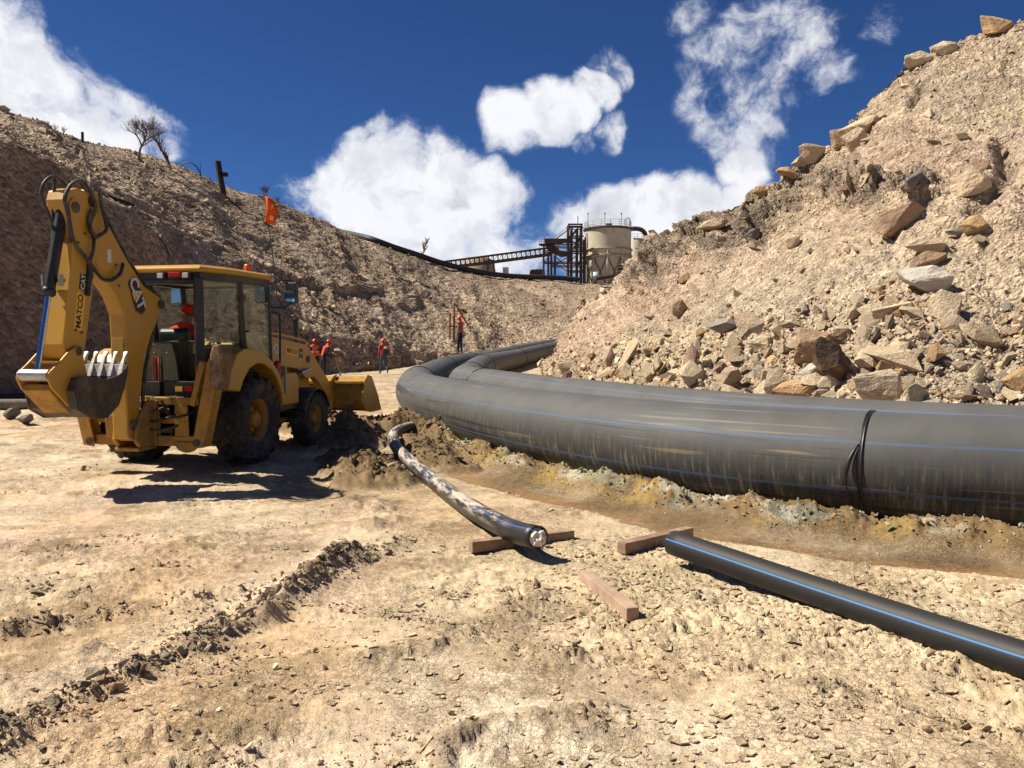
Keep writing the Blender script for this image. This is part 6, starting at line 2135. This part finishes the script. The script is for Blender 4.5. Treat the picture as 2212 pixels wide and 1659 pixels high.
plant('bare_tree', 'bare spreading tree on the left skyline', 'tree', 303, 340, 125, .80, 3, M['twig'], .10, .75, 5, 4, .36)
plant('bare_tree', 'bare upright bushy tree right of the spreading one on the skyline', 'tree', 374, 362, 66, .45, 5, M['twig'], .07, .9, 3, 14, .85, t0=.06, shrink=(.28, .5))
plant('poplar_tree', 'tall narrow bare poplar beyond the ridge pipe', 'tree', 912, 562, 52, .34, 8, M['twig_pale'], .10, .9, 3, 22, .95, depth=97, t0=.10, shrink=(.20, .34))
plant('dry_shrub', 'round dry shrub on the skyline above the orange flag', 'shrub', 584, 428, 55, .8, 11, M['twig_dark'], .03, .5, 4, 5, .3)
plant('dry_shrub', 'low shrub just right of the skyline shrub', 'shrub', 608, 438, 36, .8, 12, M['twig'], .03, .5, 3, 6, .3)
for i, (u, v, h_, lab) in enumerate([
        (800, 640, 52, 'largest dry brown shrub on the left slope above the walking worker'), (770, 620, 36, 'dry shrub just left of the largest slope shrub'), (640, 570, 34, 'dry shrub on the slope right of the beacon'),
        (600, 590, 30, 'dry shrub behind the whip pole'), (690, 535, 36, 'dry shrub high on the left slope below the skyline dip'), (665, 490, 28, 'small dry shrub near the slope top'),
        (735, 560, 34, 'dry shrub in the gully above the largest one'), (840, 660, 30, 'dry shrub low on the slope right of the largest one')]):
    plant('dry_shrub', lab, 'shrub', u, v, h_, 1.0, 20 + i, M['twig_pale'] if i % 2 else M['twig'], .03, .45, 4, 5, .3)
for i, (u, lab) in enumerate([(88, 'dry weed tuft on the left skyline near the picture edge'), (105, 'second dry weed tuft on the left skyline'), (124, 'tallest dry weed tuft left of the small post'), (140, 'dry weed tuft beside the small skyline post')]):
    k_ = np.interp(u, [0, 170], [236, 300])
    plant('dry_weed', lab, 'weed', u, k_ + 6, 40, .35, 40 + i, M['twig_pale'], .012, .8, 3, 6, .35)

# posts and scrap on the left skyline
def skypost(name, u0, v0, u1, v1, wpx, mat, label, cat):
    P_, _ = on_hill(u1, v1, True)
    a = at_depth(u0, v0, P_.y); b = at_depth(u1, v1 + 4, P_.y)
    w = wpx * P_.y / F_PX
    o = MB().beam(a - b, (0, 0, -.4), w, w * .7).build(name, mat, None, bevel=.01)
    o.location = b
    tag(o, label, cat)
    return o


o_ = skypost('post', 470, 348, 483, 412, 11, M['wood_dark'], 'thick dark leaning post on the left slope against the sky', 'post')
MB().box((-.05, -.2, 1.2), (.3, .2, 1.45)).build('bracket', M['wood_dark'], o_)
skypost('post', 178, 285, 178, 300, 5, M['wood_dark'], 'small dark post far up on the left skyline', 'post')
skypost('stake', 432, 350, 434, 382, 1.2, M['rust'], 'thin stake beside the bent hose on the skyline', 'stake')
P1, _ = on_hill(392, 372, True)
hp = [at_depth(u, v, P1.y) for u, v in ((388, 362), (395, 354), (405, 351), (416, 353), (426, 362), (433, 376), (436, 388))]
tag(MB().tube(catmull(hp, .2), .04, 6).build('bent_hose', M['hose']), 'black hose bent in a hoop on the left skyline', 'hose')
P1, _ = on_hill(240, 415, True)
pl_ = MB().beam((-.9, 0, .1), (.9, .1, -.55), .35, .12).build('plank', M['wood_dark']); pl_.location = P1 + Vector((0, -.2, .15))
tag(pl_, 'dark plank lying on the left slope above the digging arm', 'plank')

# ------------------------------------------------------------------ black pipe along the ridge
rp = [dpt(u, v, d) for u, v, d in ((690, 492, 100), (745, 503, 92), (800, 516, 86.5), (850, 534, 87.5), (900, 550, 91), (950, 567, 94), (1000, 580, 97), (1050, 590, 99.5), (1100, 596, 101), (1150, 598.5, 102), (1205, 600, 103), (1250, 604, 103.5))]
RPp = catmull(rp, 0.6)
tag(link('ridge_pipe', pipe_mesh(RPp, 0.31, 20), M['pipe_ridge']), 'thick black pipe following the ridge below the conveyor', 'pipe')

# ------------------------------------------------------------------ process plant beyond the valley head
DP = 120.0


def w4(x, y, d=DP):
    """survey point of the plant: position measured across and up at distance d"""
    return at_depth((1700 + x * .40687) / 1.82278, (800 + y * .40687) / 1.82278, d)


# tank
tcx = w4(1730, 400).x; zt = w4(0, 235).z; zr1 = w4(0, 432).z; zr2 = w4(0, 495).z; zb = 9.6; TRd = 3.42; tcy = DP + 3.4
TK = empty('tank', (tcx, tcy, zb))
tag(TK, 'cream cylindrical tank on legs with rusty stairs, on the skyline', 'tank')
def rel(v): return Vector(v) - Vector((tcx, tcy, zb))
MB().lathe([(TRd, zr2 - zb - .2), (TRd, zt - zb)], (0, 0, 0), (0, 0, 1), 56).build('wall', M['tank'], TK)
MB().lathe([(TRd * .0 + .01, zt - zb + .28), (TRd + .22, zt - zb + .28), (TRd + .22, zt - zb - .02), (TRd - .05, zt - zb - .02)], (0, 0, 0), (0, 0, 1), 48).build('top_rim', M['rust'], TK)
for zz in (zr1, zr2):
    MB().lathe([(TRd - .02, zz - zb - .1), (TRd + .22, zz - zb - .1), (TRd + .22, zz - zb + .1), (TRd - .02, zz - zb + .1)], (0, 0, 0), (0, 0, 1), 48).build('ring_beam', M['tank2'], TK)
NL = 10
lp = [(math.cos(2 * math.pi * (j + .3) / NL) * (TRd + .06), math.sin(2 * math.pi * (j + .3) / NL) * (TRd + .06)) for j in range(NL)]
for j, (x, y_) in enumerate(lp):
    MB().beam((x, y_, -1.5), (x, y_, zr1 - zb), .24, .24).build('leg', M['tank'], TK)
    x2, y2 = lp[(j + 1) % NL]
    MB().beam((x, y_, .1), (x2, y2, zr2 - zb - .2), .09, .09).build('brace', M['rust'], TK)
    MB().beam((x2, y2, .1), (x, y_, zr2 - zb - .2), .09, .09).build('brace', M['rust'], TK)
MB().lathe([(TRd - .18, .2), (TRd - .18, zr2 - zb - .22)], (0, 0, 0), (0, 0, 1), 40).build('skirt', M['tank'], TK)
# railing on the roof
for zz in (.35, .65, .95):
    MB().tube([(TRd * math.cos(a), TRd * math.sin(a), zt - zb + .28 + zz) for a in np.linspace(0, 2 * math.pi, 40)], .025, 5).build('rail', M['galv'], TK)
for a in np.linspace(0, 2 * math.pi, 17)[:-1]:
    MB().beam((TRd * math.cos(a), TRd * math.sin(a), zt - zb + .25), (TRd * math.cos(a), TRd * math.sin(a), zt - zb + 1.25), .05).build('rail_post', M['galv'], TK)
for x4 in (1533, 1700, 1865):
    p = rel(w4(x4, 215)); hgt = 2.3
    lpst = MB().beam((p.x, 0, zt - zb + .2), (p.x, 0, zt - zb + .2 + hgt), .07).build('lamp_post', M['galv'], TK)
    MB().sphere((p.x, 0, zt - zb + .2 + hgt), .12, 8, 6).build('lamp_head', M['rust'], lpst)
MB().box((-.6, -2.9, zt - zb + .28), (.3, -2.2, zt - zb + .65)).build('hatch', M['galv'], TK)
MB().tube(catmull([(2.2, -2.4, zt - zb + .28), (2.2, -2.4, zt - zb + 1.35), (2.6, -2.4, zt - zb + 1.5), (2.9, -2.4, zt - zb + 1.3), (2.9, -2.4, zt - zb + .3)], .2), .07, 6).build('vent_pipe', M['galv'], TK)
# silo with swan-neck duct behind it
pS = w4(1990, 350, DP + 7)
SL_ = empty('silo', (pS.x + .1, DP + 9, zb))
MB().lathe([(1.5, 0), (1.5, pS.z - zb), (1.2, pS.z - zb + .3), (.001, pS.z - zb + .35)], (0, 0, 0), (0, 0, 1), 32).build('wall', M['tank'], SL_)
zc = pS.z - zb
MB().tube(catmull([(-1.6, -1, zc + 1.5), (-.6, -1, zc + 1.75), (.6, -1, zc + 1.6), (1.25, -1, zc + .9), (1.35, -1, zc - .2), (1.35, -1, zc - 3.5), (1.3, -1, zc - 6.0)], .3), .35, 14).build('duct', M['rust'], SL_)
for a in np.linspace(0, 2 * math.pi, 9)[:-1]:
    MB().beam((1.45 * math.cos(a), 1.45 * math.sin(a), zc), (1.45 * math.cos(a), 1.45 * math.sin(a), zc + .9), .05).build('rail_post', M['galv'], SL_)
MB().tube([(1.45 * math.cos(a), 1.45 * math.sin(a), zc + .9) for a in np.linspace(0, 2 * math.pi, 24)], .03, 5).build('rail', M['galv'], SL_)
tag(SL_, 'narrow pale silo with dark swan neck duct right of the tank', 'silo')

# stair and drive tower
TW = empty('steel_tower', w4(1390, 690))
tag(TW, 'dark rusty steel stair tower with platforms left of the tank', 'tower')
def tp(x, y, dy=0.0):
    v = w4(x, y) - TW.location
    return Vector((v.x, v.y + dy, v.z))
zlow = -1.5
for x4, ytop in ((1085, 420), (1160, 400), (1325, 205), (1358, 240), (1412, 235), (1452, 205), (1485, 330), (1130, 480), (1195, 500)):
    for dy in ((0, 2.6) if x4 > 1300 else (0, 1.6)):
        a = tp(x4, ytop, dy); b = Vector((a.x, a.y, zlow))
        MB().beam(a, b, .17, .17).build('column', M['rust'], TW)
for (xa, xb, yy, th) in ((1318, 1460, 205, .22), (1318, 1470, 235, .12), (1318, 1470, 320, .2), (1200, 1480, 380, .16), (1200, 1480, 415, .14), (1085, 1480, 570, .16), (1160, 1480, 605, .14), (1330, 1490, 470, .16), (1330, 1490, 655, .16), (1090, 1340, 350, .22), (1080, 1200, 460, .16), (1330, 1485, 445, .14)):
    for dy in (0, 2.2):
        MB().beam(tp(xa, yy, dy), tp(xb, yy, dy), th, th).build('beam', M['rust'], TW)
for (xa, ya, xb, yb) in ((1205, 345, 1350, 235), (1330, 450, 1470, 380), (1170, 600, 1330, 520), (1190, 580, 1310, 660), (1330, 330, 1440, 445), (1480, 440, 1340, 560), (1340, 570, 1480, 655), (1090, 570, 1160, 480), (1200, 520, 1330, 640)):
    MB().beam(tp(xa, ya), tp(xb, yb), .13, .13).build('brace', M['rust'], TW)
for (xa, ya, xb, yb) in ((1350, 320, 1410, 245), (1380, 440, 1440, 330), (1410, 610, 1460, 520)):           # stair flights
    fl_ = MB()
    n = 9
    for i in range(n):
        q = tp(xa, ya, .3).lerp(tp(xb, yb, .3), i / (n - 1))
        fl_.box((q.x - .18, q.y, q.z - .03), (q.x + .18, q.y + .9, q.z + .03))
    for dy in (.3, 1.2):
        fl_.beam(tp(xa, ya, dy), tp(xb, yb, dy), .08, .16)
    tag(fl_.build('stair_flight', M['rust'], TW), kind='stuff')
MB().prism([(tp(x, y).x, tp(x, y).z) for x, y in ((1110, 400), (1190, 400), (1240, 455), (1345, 470), (1350, 500), (1260, 512), (1180, 480), (1110, 430))], .2, 1.6, 'y').build('chute', M['rust_brown'], TW)
MB().prism([(tp(x, y).x, tp(x, y).z) for x, y in ((1095, 360), (1340, 340), (1345, 362), (1180, 392), (1098, 392))], -.1, 1.8, 'y').build('drive_deck', M['rust_brown'], TW)
MB().box((tp(1320, 0).x, .0, tp(0, 560).z), (tp(1345, 0).x, 1.8, tp(0, 480).z)).build('panel', M['rust_brown'], TW)
for x4 in (1040, 1062, 1085, 1108):
    MB().beam(tp(x4, 395), tp(x4, 352), .05).build('rail_post', M['galv'], TW)
for yy in (352, 372):
    MB().beam(tp(1036, yy), tp(1112, yy), .05).build('rail', M['galv'], TW)
MB().prism([(tp(x, y).x, tp(x, y).z) for x, y in ((1036, 393), (1110, 388), (1110, 410), (1060, 405))], -.2, 1.6, 'y').build('platform', M['rust_brown'], TW)
MB().beam(tp(1092, 352), tp(1092, 285), .07).build('lamp_post', M['galv'], TW)
MB().beam(tp(1070, 315), tp(1100, 315), .05).build('lamp_arm', M['galv'], TW)
MB().beam(tp(1414, 205), tp(1414, 125), .08).build('mast', M['rust'], TW)
for k_, (xa, ya, xb, yb) in enumerate(((1205, 330, 1330, 222), (1180, 335, 1310, 228))):
    MB().beam(tp(xa, ya), tp(xb, yb), .04).build('hand_rail', M['galv'], TW)

# conveyor gallery
CV = empty('conveyor', w4(620, 560))
tag(CV, 'long inclined rusty lattice conveyor bridge reaching the tower', 'conveyor')
def cp(x, y, dy=0.0):
    v = w4(x, y) - CV.location
    return Vector((v.x, v.y + dy, v.z))
def lo(x): return np.interp(x, [120, 500, 1150], [625, 582, 495])
def hi(x): return np.interp(x, [120, 500, 1150], [562, 512, 425])
for dy in (0, 1.3):
    for fn, th in ((lo, .22), (hi, .14)):
        MB().beam(cp(120, fn(120), dy), cp(500, fn(500), dy), th, th).build('chord', M['rust'], CV)
        MB().beam(cp(500, fn(500), dy), cp(1150, fn(1150), dy), th, th).build('chord', M['rust'], CV)
xs = np.linspace(140, 1140, 23)
for i, x in enumerate(xs):
    MB().beam(cp(x, lo(x)), cp(x, hi(x)), .10).build('post', M['rust'], CV)
    MB().beam(cp(x, lo(x), 1.3), cp(x, hi(x), 1.3), .10).build('post', M['rust'], CV)
    MB().beam(cp(x, hi(x), -.1), cp(x, hi(x), 1.4), .12, .1).build('cross_beam', M['rust'], CV)
    if i < 22:
        x2 = xs[i + 1]
        MB().beam(cp(x, lo(x)), cp(x2, hi(x2)), .06).build('diagonal', M['rust'], CV)
MB().beam(cp(130, lo(130) - 14, .65), cp(500, lo(500) - 14, .65), 1.0, .08).build('belt', M['black'], CV)
MB().beam(cp(500, lo(500) - 14, .65), cp(1150, lo(1150) - 14, .65), 1.0, .08).build('belt', M['black'], CV)
for x in (545, 600):
    MB().beam(cp(x, lo(x)), cp(x + (6 if x > 560 else -6), 720), .18).build('trestle_leg', M['rust'], CV)

# tan tank behind the conveyor, container, small box, drum, low shed
pt = w4(445, 590, DP + 14)
t2 = MB().lathe([(3.6, -4), (2.95, -.2), (2.5, 2.0), (1.6, 2.45), (.001, 2.55)], (0, 0, 0), (0, 0, 1), 40).build('storage_tank', M['tank2']); t2.location = (pt.x, DP + 15, pt.z - 1.3)
tag(t2, 'tan round storage tank half hidden behind the conveyor', 'tank')
q = w4(1035, 660); ct = MB().prism([(-1.15, -1.2), (1.15, -1.2), (1.15, .55), (.7, .85), (-.9, .8), (-1.15, .5)], 0, 2.2, 'y').build('shed', M['rust']); ct.location = (q.x, DP + 6, q.z)
tag(ct, 'low dark shed between conveyor and tower', 'shed')
q = w4(715, 668, 135); wb = MB().box((-.5, -.5, -1.5), (.5, .5, .9)).build('cabinet', M['white'], None, bevel=.05); wb.location = (q.x, 136, q.z)
MB().box((-.35, -.52, .1), (-.05, -.505, .5)).build('door', M['galv'], wb)
tag(wb, 'small white cabinet on the skyline under the conveyor', 'cabinet')
q = w4(1588, 705, 104); db = MB().lathe([(.001, 0), (.4, 0), (.4, .3), (.42, .32), (.4, .34), (.4, .8), (.001, .82)], (0, 0, 0), (0, 0, 1), 20).build('drum', M['cyan']); db.location = (q.x, 103.5, q.z - .35)
tag(db, 'pale blue drum standing below the tank', 'drum')
q = w4(1745, 720, 101)
bm3 = MB().beam((-1.9, 0, -.15), (1.9, 0, .45), .5, .35).build('skid_beam', M['rust_brown']); bm3.location = (q.x, 101.5, q.z)
tag(bm3, 'brown beam lying on the ridge under the tank', 'beam')
q = w4(1870, 650, 108)
for kk, dz in enumerate((0, .45, .9)):
    c_ = MB().cyl((-1.2, 0, 0), (1.4, 0, .25), .16, 10).build('pipe_length', M['rust_brown']); c_.location = (q.x, 107, q.z - .4 + dz)
    tag(c_, ['lowest', 'middle', 'topmost'][kk] + ' of the brown pipe lengths beside the tank legs', 'pipe', 'brown pipe lengths')
